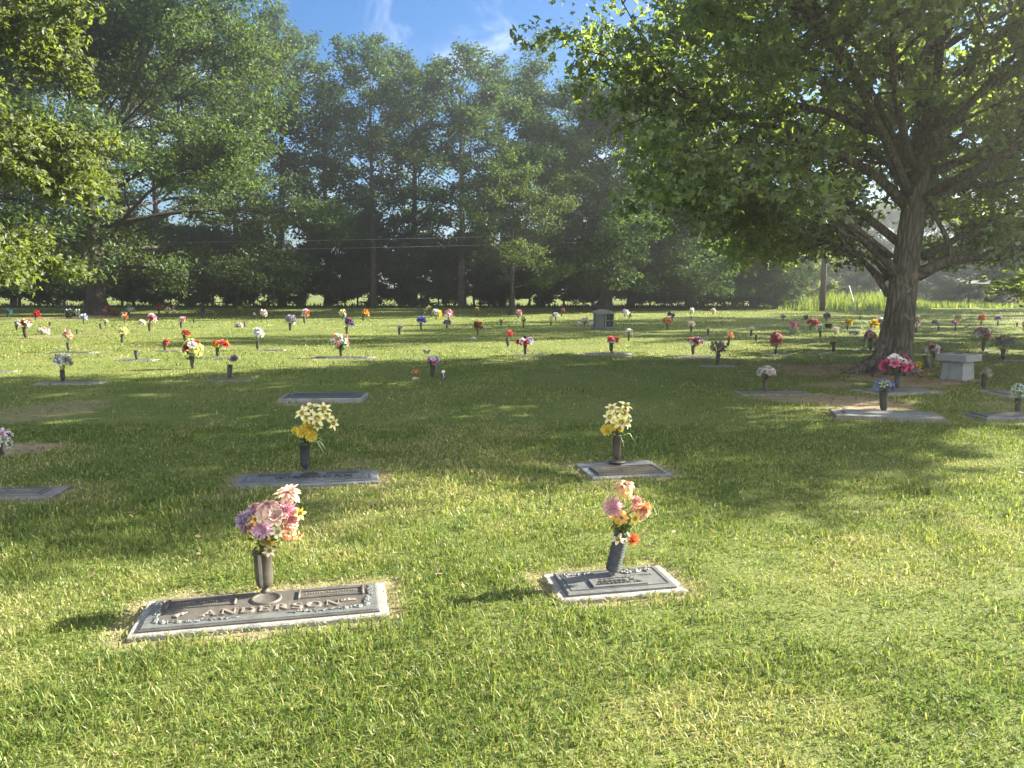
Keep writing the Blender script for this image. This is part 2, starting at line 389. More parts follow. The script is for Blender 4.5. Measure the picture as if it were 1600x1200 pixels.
tag(gm.build('ground', m), kind='structure')

# ------------------------------------------------------------------ lawn: blades as real geometry, finer near the camera
rng = np.random.default_rng(11)
M_GRASS = leafy('grass_blade', [(0, (.055, .095, .016)), (.28, (.12, .18, .032)), (.5, (.205, .25, .053)), (.72, (.33, .315, .11)), (1, (.48, .41, .23))], trans=.45, gloss=.02, rough=.5, attr=True, tcol=(1.2, 1.2, .8))
def blades(mb, y0, y1, dens, h, w, fine=True, marg=2.7, far=1.0, tb=0.0):
    wide = lambda y: .70 * y + marg
    A = (wide(y0) + wide(y1)) * (y1 - y0); n = int(A * dens)
    y = y0 + (y1 - y0) * rng.random(int(n * 1.6)); y = y[rng.random(len(y)) < wide(y) / wide(y1)][:n]
    x = (rng.random(len(y)) * 2 - 1) * wide(y)
    b, e = bare(x, y), edge_wear(x, y); keep = np.ones(len(x), bool)
    for f in FIT.values(): keep &= rect_dist(x, y, f) > -.012 + (f[0][1] > 9) * -.02
    cl = vnoise(x, y, .16, 21) * .6 + vnoise(x, y, .5, 22) * .4
    keep &= rng.random(len(x)) < (1 - np.clip(b * 1.25, 0, .90)) * (1 - .6 * e) * (.45 + .9 * cl)
    x, y, b, e, cl = [v[keep] for v in (x, y, b, e, cl)]; n = len(x)
    patch = vnoise(x, y, 1.1, 31) * .6 + vnoise(x, y, .33, 32) * .4
    dry = .31 + .60 * sstep(.40, .74, patch) * .55 + e * .32 + b * .6
    dry = np.minimum(dry, .68); t = np.clip(dry + rng.normal(0, .17, n) + tb + (rng.random(n) < .14) * .35 - (rng.random(n) < .08) * .25, 0.0, 1)
    lush = sstep(.55, .25, vnoise(x, y, .9, 41))
    hh = h * np.where(rng.random(n) < .05, 1.55, 1.0) * (.45 + .75 * rng.random(n)) * (.75 + .6 * cl) * (1 - .35 * e) * (.85 + .35 * lush)
    az = rng.random(n) * 2 * pi; lean = rng.uniform(.15, 1.42, n) + e * .3; lean = np.where(t > .7, lean + .3, lean); lean = np.where(b > .6, 1.5, lean)
    bw = w * rng.uniform(.6, 1.3, n)
    d = np.stack([np.cos(az), np.sin(az), 0 * az], 1); ta = az + pi / 2 + rng.normal(0, .5, n); s_ = np.stack([np.cos(ta), np.sin(ta), 0 * az], 1) * (bw / 2)[:, None]
    P = np.stack([x, y, np.full(n, -.004)], 1); up = np.array([0, 0, 1.])
    tip = P + d * (hh * np.sin(lean))[:, None] + up * (hh * np.cos(lean))[:, None]
    if fine:
        l2 = lean * .45; mid = P + d * (hh * .55 * np.sin(l2))[:, None] + up * (hh * .55 * np.cos(l2))[:, None]
        V = np.stack([P - s_ * .8, P + s_ * .8, mid + s_, mid - s_, tip], 1).reshape(-1, 3); o = np.arange(n)[:, None] * 5
        mb.add(V, [o + np.array([[0, 1, 2, 3]]), o + np.array([[3, 2, 4]])], 0, np.repeat(t, 5))
    else:
        V = np.stack([P - s_, P + s_, tip], 1).reshape(-1, 3); mb.add(V, np.arange(n)[:, None] * 3 + np.array([[0, 1, 2]]), 0, np.repeat(t, 3))
mb = MB()
blades(mb, 1.45, 3.2, 8000, .046, .0047)
blades(mb, 3.2, 5.2, 5400, .045, .0057)
blades(mb, 5.2, 9, 2200, .044, .0085)
blades(mb, 9, 16, 520, .052, .014, False)
blades(mb, 16, 30, 170, .055, .026, False)
blades(mb, 30, 72, 42, .06, .05, False)
tag(mb.build('grass', M_GRASS), kind='stuff')

# clover and broad-leaved weeds breaking up the near turf
M_CLOV = leafy('clover_leaf', [(0, (.07, .12, .02)), (.6, (.13, .19, .04)), (1, (.22, .27, .08))], .4, gloss=.01)
mb = MB(); wr0 = np.random.default_rng(8)
for px, py, rr, n in ((1485, 1100, .15, 120), (380, 925, .10, 60), (1465, 800, .25, 70), (1500, 1010, .14, 30), (640, 1040, .12, 22), (140, 1130, .16, 30), (1210, 960, .12, 20), (880, 1120, .12, 20), (1150, 740, .2, 30), (320, 905, .1, 40)):
    g = G(px, py)
    for q in range(n):
        a, r = wr0.random() * 6.283, rr * wr0.random() ** .6; c = np.array([g[0] + cos(a) * r * 1.5, g[1] + sin(a) * r, wr0.uniform(.018, .045)]); L = wr0.uniform(.010, .018)
        for k in range(3):
            th = a * 3 + k * 2.094; d = np.array([cos(th), sin(th), .15]); e_ = np.array([-sin(th), cos(th), 0])
            mb.add(np.array([c, c + d * L * .6 + e_ * L * .5, c + d * L, c + d * L * .6 - e_ * L * .5]), np.array([[0, 1, 2, 3]]))
tag(mb.build('clover', M_CLOV), kind='stuff')

# ------------------------------------------------------------------ trees
def leaf_cloud(mb, C, R, per, size, rng, flat=.62, lobed=False, asp=.55):
    C = np.asarray(C); n = len(C) * per; c = np.repeat(C, per, 0); r = np.repeat(R, per)
    d = rng.normal(size=(n, 3)); d /= np.linalg.norm(d, axis=1)[:, None]; rad = r * rng.random(n) ** .45
    P = c + d * rad[:, None] * np.array([1, 1, flat])
    nn = rng.normal(size=(n, 3)) * .75 + np.array([0, 0, .55]) + d * .35; nn /= np.linalg.norm(nn, axis=1)[:, None]
    a = np.cross(nn, rng.normal(size=(n, 3))); a /= np.linalg.norm(a, axis=1)[:, None]; b = np.cross(nn, a)
    L = (size * rng.uniform(.6, 1.25, n))[:, None]; w = L * asp
    if not lobed:
        V = np.stack([P, P + a * L * .5 + b * w * .5 + nn * L * .08, P + a * L - nn * L * .1, P + a * L * .5 - b * w * .5 + nn * L * .08], 1).reshape(-1, 3)
        mb.add(V, np.arange(n)[:, None] * 4 + np.array([[0, 1, 2, 3]]), 0)
    else:       # five pointed, maple-like: three pointed lobes sharing the stalk end
        V = [P]
        for an, l in ((0, 1.), (.95, .82), (-.95, .82)):
            dr = a * cos(an) + b * sin(an); sd = -a * sin(an) + b * cos(an)
            V += [P + dr * L * l * .5 + sd * w * .42 + nn * L * .05, P + dr * L * l - nn * L * .12, P + dr * L * l * .5 - sd * w * .42 + nn * L * .05]
        V = np.stack(V, 1).reshape(-1, 3); o = np.arange(n)[:, None] * 10
        mb.add(V, np.concatenate([o + np.array([[0, 1 + 3 * k, 2 + 3 * k, 3 + 3 * k]]) for k in range(3)]), 0)

def unit(v): return v / (np.linalg.norm(v) + 1e-9)
def bezpath(p0, d, L, n, lift, droop, wob, rng):
    s_ = np.linspace(0, 1, n)[:, None]
    P = p0 + d * L * s_ + np.array([0, 0, 1.]) * L * (lift * s_ ** 2 - droop * s_ ** 3)
    P[1:] += np.cumsum(rng.normal(size=(n - 1, 3)), 0) * wob * L / n
    return P
def gen_tree(seed, H, R, cb, tr, n1=14, n2=6, n3=4, cr=.8, per=60, leaf=.2, prof=None, lobed=False, explicit=(), droop=.1, flare=1.0, lean=(0, 0), el=(8, 68), skip=None, trunk_top=.9, tw=True, asp=.55, sides=10, zmin=1.3, flat=.62):
    rng = np.random.default_rng(seed); tk, lf = MB(), MB()
    prof = prof or (lambda q: math.sqrt(max(.06, 1 - (2 * q - .8) ** 2 / 1.5)))
    n = 14; zz = np.concatenate([[-.1, .02, .12, .3, .6], np.linspace(1.1, H * trunk_top, n)]); q = np.clip(zz / H, 0, 1)
    wob = np.cumsum(rng.normal(size=(len(zz), 2)) * .012 * H / n, 0) * (q[:, None] > .05)
    P = np.stack([lean[0] * q + wob[:, 0], lean[1] * q + wob[:, 1], zz], 1)
    rr = tr * (1 - .9 * q ** .9) ; fl = flare * np.exp(-np.maximum(zz, 0) / (.35 + tr * .35)); rr = np.maximum(rr * (1 + .75 * fl), .02)
    k = sides * 2; ph = rng.random(3) * 6; ang = np.arange(k) * 2 * pi / k
    lob = [1 + (.10 * f + .05) * np.sin(3 * ang + ph[0]) + (.14 * f + .03) * np.sin(5 * ang + ph[1]) for f in fl]
    tube(tk, P, rr, k, lobes=lob)
    C, CR = [], []
    limbs = [(np.array(p, float), r0) for p, r0 in explicit]
    for i in range(n1):
        qq = (i + .5) / n1; az = i * 2.399 + rng.normal() * .25
        if skip and skip(qq, az): continue
        zat = cb * .75 + qq * (H * trunk_top - cb * .75) * .93; e = radians(el[0] + (el[1] - el[0]) * qq ** 1.3 + rng.normal() * 5)
        L = R * prof(qq) * rng.uniform(.82, 1.1) / max(.45, cos(e)) ; L = min(L, R * 1.3, max(.8, (H * 1.02 - zat)) / max(.25, sin(e)))
        p0 = np.array([np.interp(zat, zz, P[:, k2]) for k2 in range(3)])
        d = np.array([cos(az) * cos(e), sin(az) * cos(e), sin(e)])
        r0 = np.interp(zat, zz, rr) * rng.uniform(.34, .5)
        limbs.append((bezpath(p0, d, L, 7, .12, droop * (1.2 - qq), .10, rng), r0))
    for path, r0 in limbs:
        L = np.sum(np.linalg.norm(np.diff(path, axis=0), axis=1)); m_ = len(path); rad = r0 * (1 - .85 * np.linspace(0, 1, m_)) + .008
        tube(tk, path, rad, 7)
        for j in range(n2 + 1):
            s_ = 1.0 if j == n2 else .28 + .72 * (j + rng.random()) / n2
            fi = s_ * (m_ - 1); a_ = min(int(fi), m_ - 2); p = path[a_] + (path[a_ + 1] - path[a_]) * (fi - a_); d = unit(path[a_ + 1] - path[a_])
            d2 = unit(d * .8 + rng.normal(size=3) * (.62, .62, .38) + np.array([0, 0, .08])); L2 = max(.5, L * .40 * (1.2 - .55 * s_)) * rng.uniform(.7, 1.15)
            if j == n2: d2 = d; L2 *= .6
            if p[2] + d2[2] * L2 < zmin - .15: d2 = unit(d2 * (1, 1, -.3) + np.array([0, 0, .25]))
            P2 = bezpath(p, d2, L2, 5, .06, droop * .8, .16, rng); r2 = r0 * (1 - .8 * s_) * .5 + .006
            tube(tk, P2, r2 * (1 - .8 * np.linspace(0, 1, 5)) + .004, 5, cap=False)
            for kk in range(n3 + 1):
                s3 = 1.0 if kk == n3 else .3 + .7 * (kk + rng.random()) / n3; f3 = s3 * 4; a3 = min(int(f3), 3); p3 = P2[a3] + (P2[a3 + 1] - P2[a3]) * (f3 - a3)
                d3 = unit(unit(P2[a3 + 1] - P2[a3]) * .7 + rng.normal(size=3) * (.7, .7, .45)); L3 = L2 * .42 * rng.uniform(.6, 1.2)
                e3 = p3 + d3 * L3 + np.array([0, 0, -.12 * L3])
                if e3[2] < zmin: continue
                if tw: tube(tk, [p3, (p3 + e3) / 2 + rng.normal(size=3) * .04 * L3, e3], [.012 + r2 * .25, .009, .004], 3, cap=False)
                if e3[2] > zmin:
                    C.append(e3); CR.append(cr * rng.uniform(.6, 1.3))
                    if L3 > cr * 1.1: C.append(p3 + (e3 - p3) * .45); CR.append(cr * rng.uniform(.5, .9))
    leaf_cloud(lf, np.array(C), np.array(CR), per, leaf, rng, lobed=lobed, asp=asp, flat=flat)
    return tk, lf

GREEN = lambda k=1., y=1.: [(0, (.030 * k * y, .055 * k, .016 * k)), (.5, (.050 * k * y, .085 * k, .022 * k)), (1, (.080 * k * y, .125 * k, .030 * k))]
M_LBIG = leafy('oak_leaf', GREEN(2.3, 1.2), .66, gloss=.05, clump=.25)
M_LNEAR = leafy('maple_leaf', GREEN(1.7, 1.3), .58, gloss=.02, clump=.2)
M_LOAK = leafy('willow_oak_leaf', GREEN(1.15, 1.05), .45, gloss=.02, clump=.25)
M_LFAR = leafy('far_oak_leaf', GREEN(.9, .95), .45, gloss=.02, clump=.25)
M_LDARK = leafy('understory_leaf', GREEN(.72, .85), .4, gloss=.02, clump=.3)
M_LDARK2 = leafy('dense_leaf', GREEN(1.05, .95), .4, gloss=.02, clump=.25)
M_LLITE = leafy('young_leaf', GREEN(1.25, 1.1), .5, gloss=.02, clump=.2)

PROTO = {}
def plant_tree(key, make, name, label, loc, bark, leafm, group=None, cat='tree', rot=0., sc=1., low=None):
    if key not in PROTO:
        tk, lf = make(); PROTO[key] = (tk.mesh('trunk', bark), lf.mesh('crown', leafm))
    a, b = PROTO[key]; r = thing(name, label, cat, loc, group, (0, 0, rot)); r.scale = (sc, sc, sc) if not isinstance(sc, tuple) else sc
    for n_, me in (('trunk', a), ('crown', b)):
        o = bpy.data.objects.new(n_, me); link(o, r)
    return r

# the big shade tree on the right: most limbs read off the photograph, then hung at their own depth
bt = G(1394, 583); BX, BY = bt[0], bt[1]
def lp(px, py, dy): return at(px, py, BY + dy) - np.array([BX, BY, 0])
EXP = [
 (np.array([lp(1402, 432, 0), lp(1385, 408, -.1), lp(1353, 378, -.25), lp(1312, 338, -.5), lp(1270, 312, -.8), lp(1225, 300, -1.1), lp(1180, 296, -1.3), lp(1125, 292, -1.6)]), .10),
 (np.array([lp(1388, 462, .1), lp(1372, 436, .25), lp(1352, 412, .6), lp(1318, 385, 1.2), lp(1270, 360, 2.0), lp(1200, 345, 2.8)]), .055),
 (np.array([lp(1384, 440, .2), lp(1340, 400, .4), lp(1280, 372, .6), lp(1215, 354, .8), lp(1170, 348, .9)]), .045),
 (np.array([lp(1390, 435, .3), lp(1365, 405, 1.6), lp(1320, 385, 3.0), lp(1260, 375, 4.4), lp(1210, 372, 5.4)]), .045),
 (np.array([lp(1392, 400, -.2), lp(1330, 350, -1.2), lp(1260, 315, -2.0), lp(1190, 300, -2.6), lp(1130, 295, -3.0)]), .05),
 (np.array([lp(1405, 380, .3), lp(1330, 320, 1.2), lp(1250, 270, 2.0), lp(1170, 240, 2.6), lp(1090, 225, 2.8)]), .08),
 (np.array([lp(1445, 400, .2), lp(1500, 370, 1.4), lp(1570, 355, 2.8), lp(1660, 350, 3.8)]), .08),
 (np.array([lp(1432, 430, 0), lp(1460, 416, -.1), lp(1490, 406, -.2), lp(1545, 399, -.4), lp(1620, 384, -.6), lp(1720, 362, -.9), lp(1810, 350, -1.2)]), .125),
 (np.array([lp(1432, 345, 0), lp(1470, 310, .2), lp(1510, 280, .5), lp(1560, 250, .8), lp(1640, 200, 1.2), lp(1730, 160, 1.6)]), .10),
 (np.array([lp(1415, 320, 0), lp(1370, 275, -.2), lp(1310, 240, -.5), lp(1220, 205, -.9), lp(1130, 175, -1.2), lp(1070, 150, -1.4), lp(1000, 125, -1.5)]), .095),
 (np.array([lp(1420, 260, 0), lp(1360, 190, .3), lp(1280, 120, .5), lp(1180, 60, .6), lp(1140, 50, .6)]), .085),
 (np.array([lp(1422, 300, .1), lp(1400, 265, 1.0), lp(1360, 235, 2.2), lp(1310, 215, 3.6), lp(1270, 205, 4.8)]), .08),
 (np.array([lp(1425, 330, .1), lp(1450, 300, 1.2), lp(1490, 285, 2.6), lp(1530, 270, 4.2)]), .08),
 (np.array([lp(1418, 300, -.1), lp(1390, 230, -1.0), lp(1340, 130, -2.2), lp(1260, 20, -3.4), lp(1180, -60, -4.3)]), .09),
 (np.array([lp(1425, 290, -.1), lp(1470, 215, -1.0), lp(1560, 110, -2.2), lp(1660, 20, -3.2)]), .085),
 (np.array([(.2, 0, 4.0), (-.2, -1.3, 5.1), (-1.1, -3.1, 6.1), (-1.9, -4.6, 6.7), (-2.4, -5.5, 6.9)]), .085),  # from here on: limbs added towards the camera to cast shade on the lawn
 (np.array([(.25, 0, 4.3), (.5, -1.4, 5.5), (.8, -3.0, 6.4), (1.1, -4.4, 6.9)]), .085),
 (np.array([(.2, 0, 3.6), (-1.2, -1.1, 4.9), (-2.8, -2.6, 5.8), (-4.0, -3.9, 6.4), (-4.7, -4.8, 6.6)]), .08),
 (np.array([(.2, 0, 3.2), (1.0, -1.5, 3.9), (1.8, -2.8, 4.5), (2.2, -3.5, 4.8)]), .08),
 (np.array([(.2, 0, 3.6), (1.8, -1.0, 4.4), (3.4, -2.0, 5.2), (4.2, -2.4, 5.5)]), .08),
]
def big_skip(qq, az): return qq < .16
def make_big():
    tk, lf = gen_tree(5, 13.5, 5.7, 2.6, .275, n1=40, n2=9, n3=5, cr=.52, per=31, leaf=.108, lobed=True, explicit=EXP, droop=.10, flare=.75, el=(14, 72), skip=big_skip, lean=(.95, 0), sides=14, zmin=2.15, asp=.62, flat=.5)
    # surface roots running out from the foot
    for az, L, r in ((pi * 1.0, 1.15, .17), (pi * 1.22, .9, .14), (pi * .75, .9, .13), (-.25, .7, .12), (.6, .7, .12), (pi * 1.62, .7, .12)):
        s_ = np.linspace(0, 1, 8)[:, None]; d = np.array([cos(az), sin(az), 0]); P = d * (  .14 + L * s_) + np.array([0, 0, 1]) * (.34 * (1 - s_) ** 2.6 - .10 * s_); P[:, 1] += .08 * np.sin(s_[:, 0] * 5)
        tube(tk, P, r * (1 - .75 * s_[:, 0]), 10)
    return tk, lf
plant_tree('big', make_big, 'shade_tree', 'huge spreading shade tree with thick ridged trunk, right of the lawn', (BX, BY, 0), M_BARK, M_LBIG)

# broad oak at the far left, and the leafy tree whose branches hang in from the left edge
g = G(155, 492)
plant_tree('oak', lambda: gen_tree(8, 21, 13.2, 4.2, .60, n1=42, n2=9, n3=5, cr=1.15, per=52, leaf=.30, droop=.20, flare=.9, el=(9, 72), zmin=1.8, prof=lambda q: math.sqrt(max(.05, 1 - (1.75 * q - .55) ** 2 / 1.6))), 'oak_tree',
           'broad old oak with fluted trunk and drooping crown at left', (g[0], g[1], 0), M_BARKD, M_LOAK, sc=(.94, .94, .86))
plant_tree('near', lambda: gen_tree(19, 13.5, 6.9, 2.6, .34, n1=44, n2=8, n3=5, cr=.70, per=46, leaf=.19, droop=.16, el=(6, 70), zmin=1.9, lobed=True, asp=.6), 'maple_tree',
           'yellow-green leafy tree whose low branches hang in from the left edge', (-19.4, 19.6, 0), M_BARK, M_LNEAR)

# middle distance
g = G(946, 485)
plant_tree('mid', lambda: gen_tree(23, 17.5, 8.8, 1.6, .46, n1=38, n2=8, n3=5, cr=1.05, per=58, leaf=.28, droop=.14, el=(4, 72), zmin=1.5, lean=(2.2, 0)), 'leaning_tree',
           'dense dark round-crowned tree rising behind the grey niche monument', (g[0], g[1] + 1, 0), M_BARKD, M_LDARK2, sc=(1.0, 1.0, .88))
g = G(801, 492)
plant_tree('young', lambda: gen_tree(29, 7.9, 3.5, 2.0, .15, n1=14, n2=6, n3=4, cr=.55, per=34, leaf=.17, droop=.05, el=(25, 75), zmin=1.7), 'young_tree',
           'small pale young tree with slim forked trunk before the dark wood', (g[0], g[1], 0), M_BARKD, M_LLITE)

# the far line of tall trees
tall = lambda q: .55 + .45 * math.sin(min(1, q * 1.15) * pi)
mk = [lambda: gen_tree(41, 25, 4.6, 8.0, .36, n1=20, n2=5, n3=4, cr=.85, per=23, leaf=.36, prof=tall, droop=.04, flare=.3, el=(22, 70), flat=.8),
      lambda: gen_tree(43, 24, 4.8, 9.5, .40, n1=18, n2=5, n3=4, cr=.9, per=23, leaf=.36, prof=tall, droop=.02, flare=.3, lean=(1.0, 0), el=(25, 74), flat=.8),
      lambda: gen_tree(47, 26, 4.2, 7.0, .33, n1=22, n2=5, n3=4, cr=.85, per=23, leaf=.36, prof=tall, droop=.05, flare=.3, el=(18, 68), flat=.8)]
LINE = [(20, 76, 60, 0, 'hidden behind the yellow-green leafy branches'), (95, 78, 40, 1, 'seen through the top of the broad oak'), (250, 77, 60, 2, 'behind the right half of the broad oak'),
        (372, 69, 66, 0, 'whose top clears the right shoulder of the oak'), (440, 74, 36, 1, 'tallest of the far line, right of the broad oak'), (512, 73, 62, 2, 'slim and dark, second right of the broad oak'),
        (583, 68, 86, 0, 'with a yellower flat top above the wires'), (645, 74, 86, 1, 'with a bare trunk left of the big sky gap'), (722, 67.5, 72, 2, 'just right of the big sky gap, dense at the top'),
        (784, 73, 80, 0, 'above the small pale young tree'), (845, 75, 175, 1, 'lower and sparse, left of the round dark tree'), (985, 76, 262, 2, 'behind the round dark tree and niche monument'),
        (1075, 75, 285, 0, 'seen behind the left limbs of the shade tree'), (1150, 77, 300, 1, 'last of the far line before the tall weeds')]
for px, d, s_, lab in ((1085, 64, .62, 'dark round tree between the monument tree and the wooden pole'), (1178, 67, .56, 'dark round tree at the end of the wood, before the sunlit bush')):
    p = at(px, HORIZ, d); plant_tree('mid', None, 'dark_tree', lab, (p[0], d, 0), M_BARKD, M_LDARK2, None, rot=px, sc=(s_, s_, s_ * .8))
for i, (px, d, top, v, lab) in enumerate(LINE):
    p = at(px, HORIZ, d); hgt = CAMH + (HORIZ - top) / FPX * d; base = (25, 24, 26)[v]
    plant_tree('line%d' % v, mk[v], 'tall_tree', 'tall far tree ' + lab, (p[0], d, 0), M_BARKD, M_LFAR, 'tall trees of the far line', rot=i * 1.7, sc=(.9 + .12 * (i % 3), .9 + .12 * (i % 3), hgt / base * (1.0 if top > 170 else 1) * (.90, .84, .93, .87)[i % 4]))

# dark understory closing the far side
mu = [lambda: gen_tree(51, 5.6, 2.9, .5, .10, n1=16, n2=6, n3=4, cr=.55, per=30, leaf=.26, droop=.10, flare=.2, el=(6, 74), zmin=.35),
      lambda: gen_tree(53, 6.2, 2.6, 1.2, .11, n1=16, n2=6, n3=4, cr=.6, per=30, leaf=.27, droop=.14, flare=.2, el=(4, 76), zmin=.9),
      lambda: gen_tree(57, 5.0, 3.2, .4, .10, n1=16, n2=6, n3=4, cr=.6, per=30, leaf=.25, droop=.10, flare=.2, el=(2, 72), zmin=.45)]
ru = random.Random(4)
for i in range(42):
    px = -25 + i * 29.5 + ru.uniform(-9, 9); d = 70.5 + (i % 2) * 3.4 + ru.uniform(-.7, .7); v = ru.randrange(3)
    if px > 1205: d += 1
    p = at(px, HORIZ, d); s_ = ru.uniform(.72, 1.22)
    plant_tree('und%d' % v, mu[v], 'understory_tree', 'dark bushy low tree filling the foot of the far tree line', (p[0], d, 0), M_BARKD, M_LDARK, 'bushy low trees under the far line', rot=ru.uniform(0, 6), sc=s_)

# right hand background: sunny bushes, weeds, pole, distant trees, house
def bush(px, d, h, r, lab, mat, v, name='bush'):
    p = at(px, HORIZ, d); base = (5.6, 6.2, 5.0)[v]; br = (2.9, 2.6, 3.2)[v]
    key = 'b%d%s' % (v, mat.name)
    plant_tree(key, mu[v], name, lab, (p[0], d, 0), M_BARKD, mat, None, 'bush' if name == 'bush' else 'tree', rot=px, sc=(r / br, r / br, h / base))
bush(1212, 62, 3.6, 2.4, 'dark glossy bush at the end of the wood beside the weeds', M_LDARK, 2)
bush(1262, 68, 5.0, 2.2, 'sunlit yellow-green bush between the wood and the wooden pole', M_LNEAR, 0)
bush(1322, 74, 1.6, 1.6, 'low clipped dark hedge in the weeds right of the wooden pole', M_LDARK, 2)
bush(1338, 84, 4.4, 3.4, 'grey-green bush behind the tall weeds, left of the big trunk', M_LFAR, 1)
bush(1448, 84, 5.2, 3.2, 'hazy bush just right of the big trunk, before the brick gable', M_LFAR, 0)
bush(1515, 78, 4.2, 3.4, 'hazy dark bush in front of the brick house between its windows', M_LDARK, 1)
bush(1592, 76, 4.6, 3.0, 'hazy bush at the right edge in front of the brick house', M_LDARK, 0)
mf = [lambda: gen_tree(61, 13, 5.6, 2.2, .3, n1=20, n2=6, n3=4, cr=1.1, per=30, leaf=.42, droop=.12, el=(8, 72)), lambda: gen_tree(63, 12, 6.2, 2.0, .3, n1=20, n2=6, n3=4, cr=1.15, per=30, leaf=.42, droop=.14, el=(6, 70))]
for i, (px, d, s_, lab) in enumerate([(1235, 118, 1.0, 'distant pale tree over the end of the wood'), (1305, 125, .85, 'distant pale tree beyond the weeds, nearest the wooden pole'), (1372, 120, 1.0, 'distant pale tree beyond the weeds hidden partly by the big trunk'),
        (1450, 112, 1.0, 'distant pale tree behind the brick gable'), (1530, 118, 1.05, 'distant pale tree above the roof of the brick house'), (1620, 110, 1.0, 'distant pale tree at the right edge behind the house')]):
    p = at(px, HORIZ, d); plant_tree('dist%d' % (i % 2), mf[i % 2], 'distant_tree', lab, (p[0], d, 0), M_BARKD, M_LLITE, 'distant trees on the right', rot=i * 2.1, sc=s_)

# shade trees standing just outside the frame on the right: their shadows cross the lawn
mshade = lambda: gen_tree(71, 12.5, 5.2, 2.4, .36, n1=24, n2=6, n3=4, cr=.75, per=44, leaf=.27, droop=.12, el=(6, 72))
for i, (k, x, y, s_, lab) in enumerate([('shade', 17.6, 17.7, (1.1, 1.1, .62), 'shade tree just out of frame right of the pedestal'), ('shade', 24.2, 28.0, .62, 'small shade tree out of frame at right, by the middle rows'),
        ('line0', 31, 38.5, .85, 'tall tree out of frame at right, nearest of the tall ones'), ('line2', 40, 51, .9, 'tall tree out of frame at right, second of the tall ones'), ('line1', 34, 44.5, .8, 'tall tree out of frame at right, between its two tall neighbours'), ('shade', 50, 62, 1.1, 'shade tree out of frame at far right, before the brick house')]):
    plant_tree(k, mshade, 'roadside_tree', lab, (x, y, 0), M_BARKD, M_LBIG, None, rot=i * 1.3, sc=s_)

# tall weeds
wr = np.random.default_rng(77); wm = MB(); n = 9000
px = wr.uniform(1215, 1600, n); d = wr.uniform(58, 84, n); keep = (px < 1450) | (d > 66); px, d = px[keep], d[keep]; n = len(px)
x = (px - 800) / FPX * d; h = wr.uniform(.25, .75, n) * np.interp(px, [1215, 1270, 1390, 1450, 1600], [.8, 1.9, 1.9, .8, .5]) * np.interp(d, [58, 64, 84], [.55, 1.1, 1.3]); az = wr.random(n) * 6.28; w = .07 * wr.uniform(.6, 1.4, n)
P = np.stack([x, d, np.zeros(n)], 1); s_ = np.stack([np.cos(az), np.sin(az), 0 * az], 1) * w[:, None]; le = wr.normal(0, .18, (n, 2)) * h[:, None]
tip = P + np.stack([le[:, 0], le[:, 1], h], 1); V = np.stack([P - s_, P + s_, tip], 1).reshape(-1, 3)
wm.add(V, np.arange(n)[:, None] * 3 + np.array([[0, 1, 2]]), 0, np.repeat(np.clip(wr.normal(.36, .14, n), 0, 1), 3))
tag(wm.build('tall_weeds', M_GRASS), kind='stuff')
wm = MB(); pxs = wr.uniform(-30, 1230, 3600); d = wr.uniform(66.5, 70, len(pxs)); x = (pxs - 800) / FPX * d; n = len(x); h = wr.uniform(.1, .55, n); az = wr.random(n) * 6.28; w = .06 * wr.uniform(.6, 1.4, n)
P = np.stack([x, d, np.zeros(n)], 1); s_ = np.stack([np.cos(az), np.sin(az), 0 * az], 1) * w[:, None]; le = wr.normal(0, .3, (n, 2)) * h[:, None]
V = np.stack([P - s_, P + s_, P + np.stack([le[:, 0], le[:, 1], h], 1)], 1).reshape(-1, 3)
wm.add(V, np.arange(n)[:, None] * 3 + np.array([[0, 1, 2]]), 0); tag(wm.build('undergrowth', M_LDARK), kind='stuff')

# pole, guy stake, wires
M_POLE = plain('pole_wood', (.07, .052, .04), .9, .35, 9)
g = G(1286, 487); D_ = 58.0; g = at(1286, HORIZ, D_)
pl = thing('utility_pole', 'dark wooden utility pole standing in the weeds left of the big trunk', 'utility pole', (g[0], D_, 0))
mb = MB(); tube(mb, [(0, 0, -.2), (0, 0, 4), (.04, 0, 9.2)], [.22, .19, .14], 12); mb.build('shaft', M_POLE, pl)
mb = MB(); box(mb, (.04, -.18, 8.7), (2.2, .1, .12)); mb.build('crossarm', M_POLE, pl)
for xx in (-.9, .98):
    mb = MB(); lathe(mb, [(0.001, .0), (.04, 0), (.05, .06), (.03, .1), (.045, .14), (.001, .18)], 8, loc=(xx, -.18, 8.76)); mb.build('insulator', plain('porcelain', (.35, .33, .3), .3), pl)
a_, b_ = at(1327, 447, 60), at(1337, 487, 58)
mb = MB(); tube(mb, [np.array([b_[0], 58, 0]), np.array([a_[0], 60, a_[2]])], [.05, .04], 8); st = mb.build('guy_marker', plain('pale_plastic', (.55, .56, .5), .5))
tag(st, 'thin pale leaning stake in the weeds right of the wooden pole', 'stake')
M_WIRE = plain('wire_metal', (.42, .44, .47), .4, .1, 6, .4)
for zt, lab in ((389, 'lower thin power wire crossing in front of the far trees'), (376, 'upper thin power wire crossing in front of the far trees')):
    p0, p1 = at(-300, zt + 2, 69), at(1286, zt - 24, 58.3); q = np.linspace(0, 1, 30)[:, None]
    P = p0 + (p1 - p0) * q; P[:, 2] -= (4 * .55 * q * (1 - q))[:, 0]
    mb = MB(); tube(mb, P, .013, 5); w_ = mb.build('power_wire', M_WIRE); tag(w_, lab, 'wire', 'power wires')

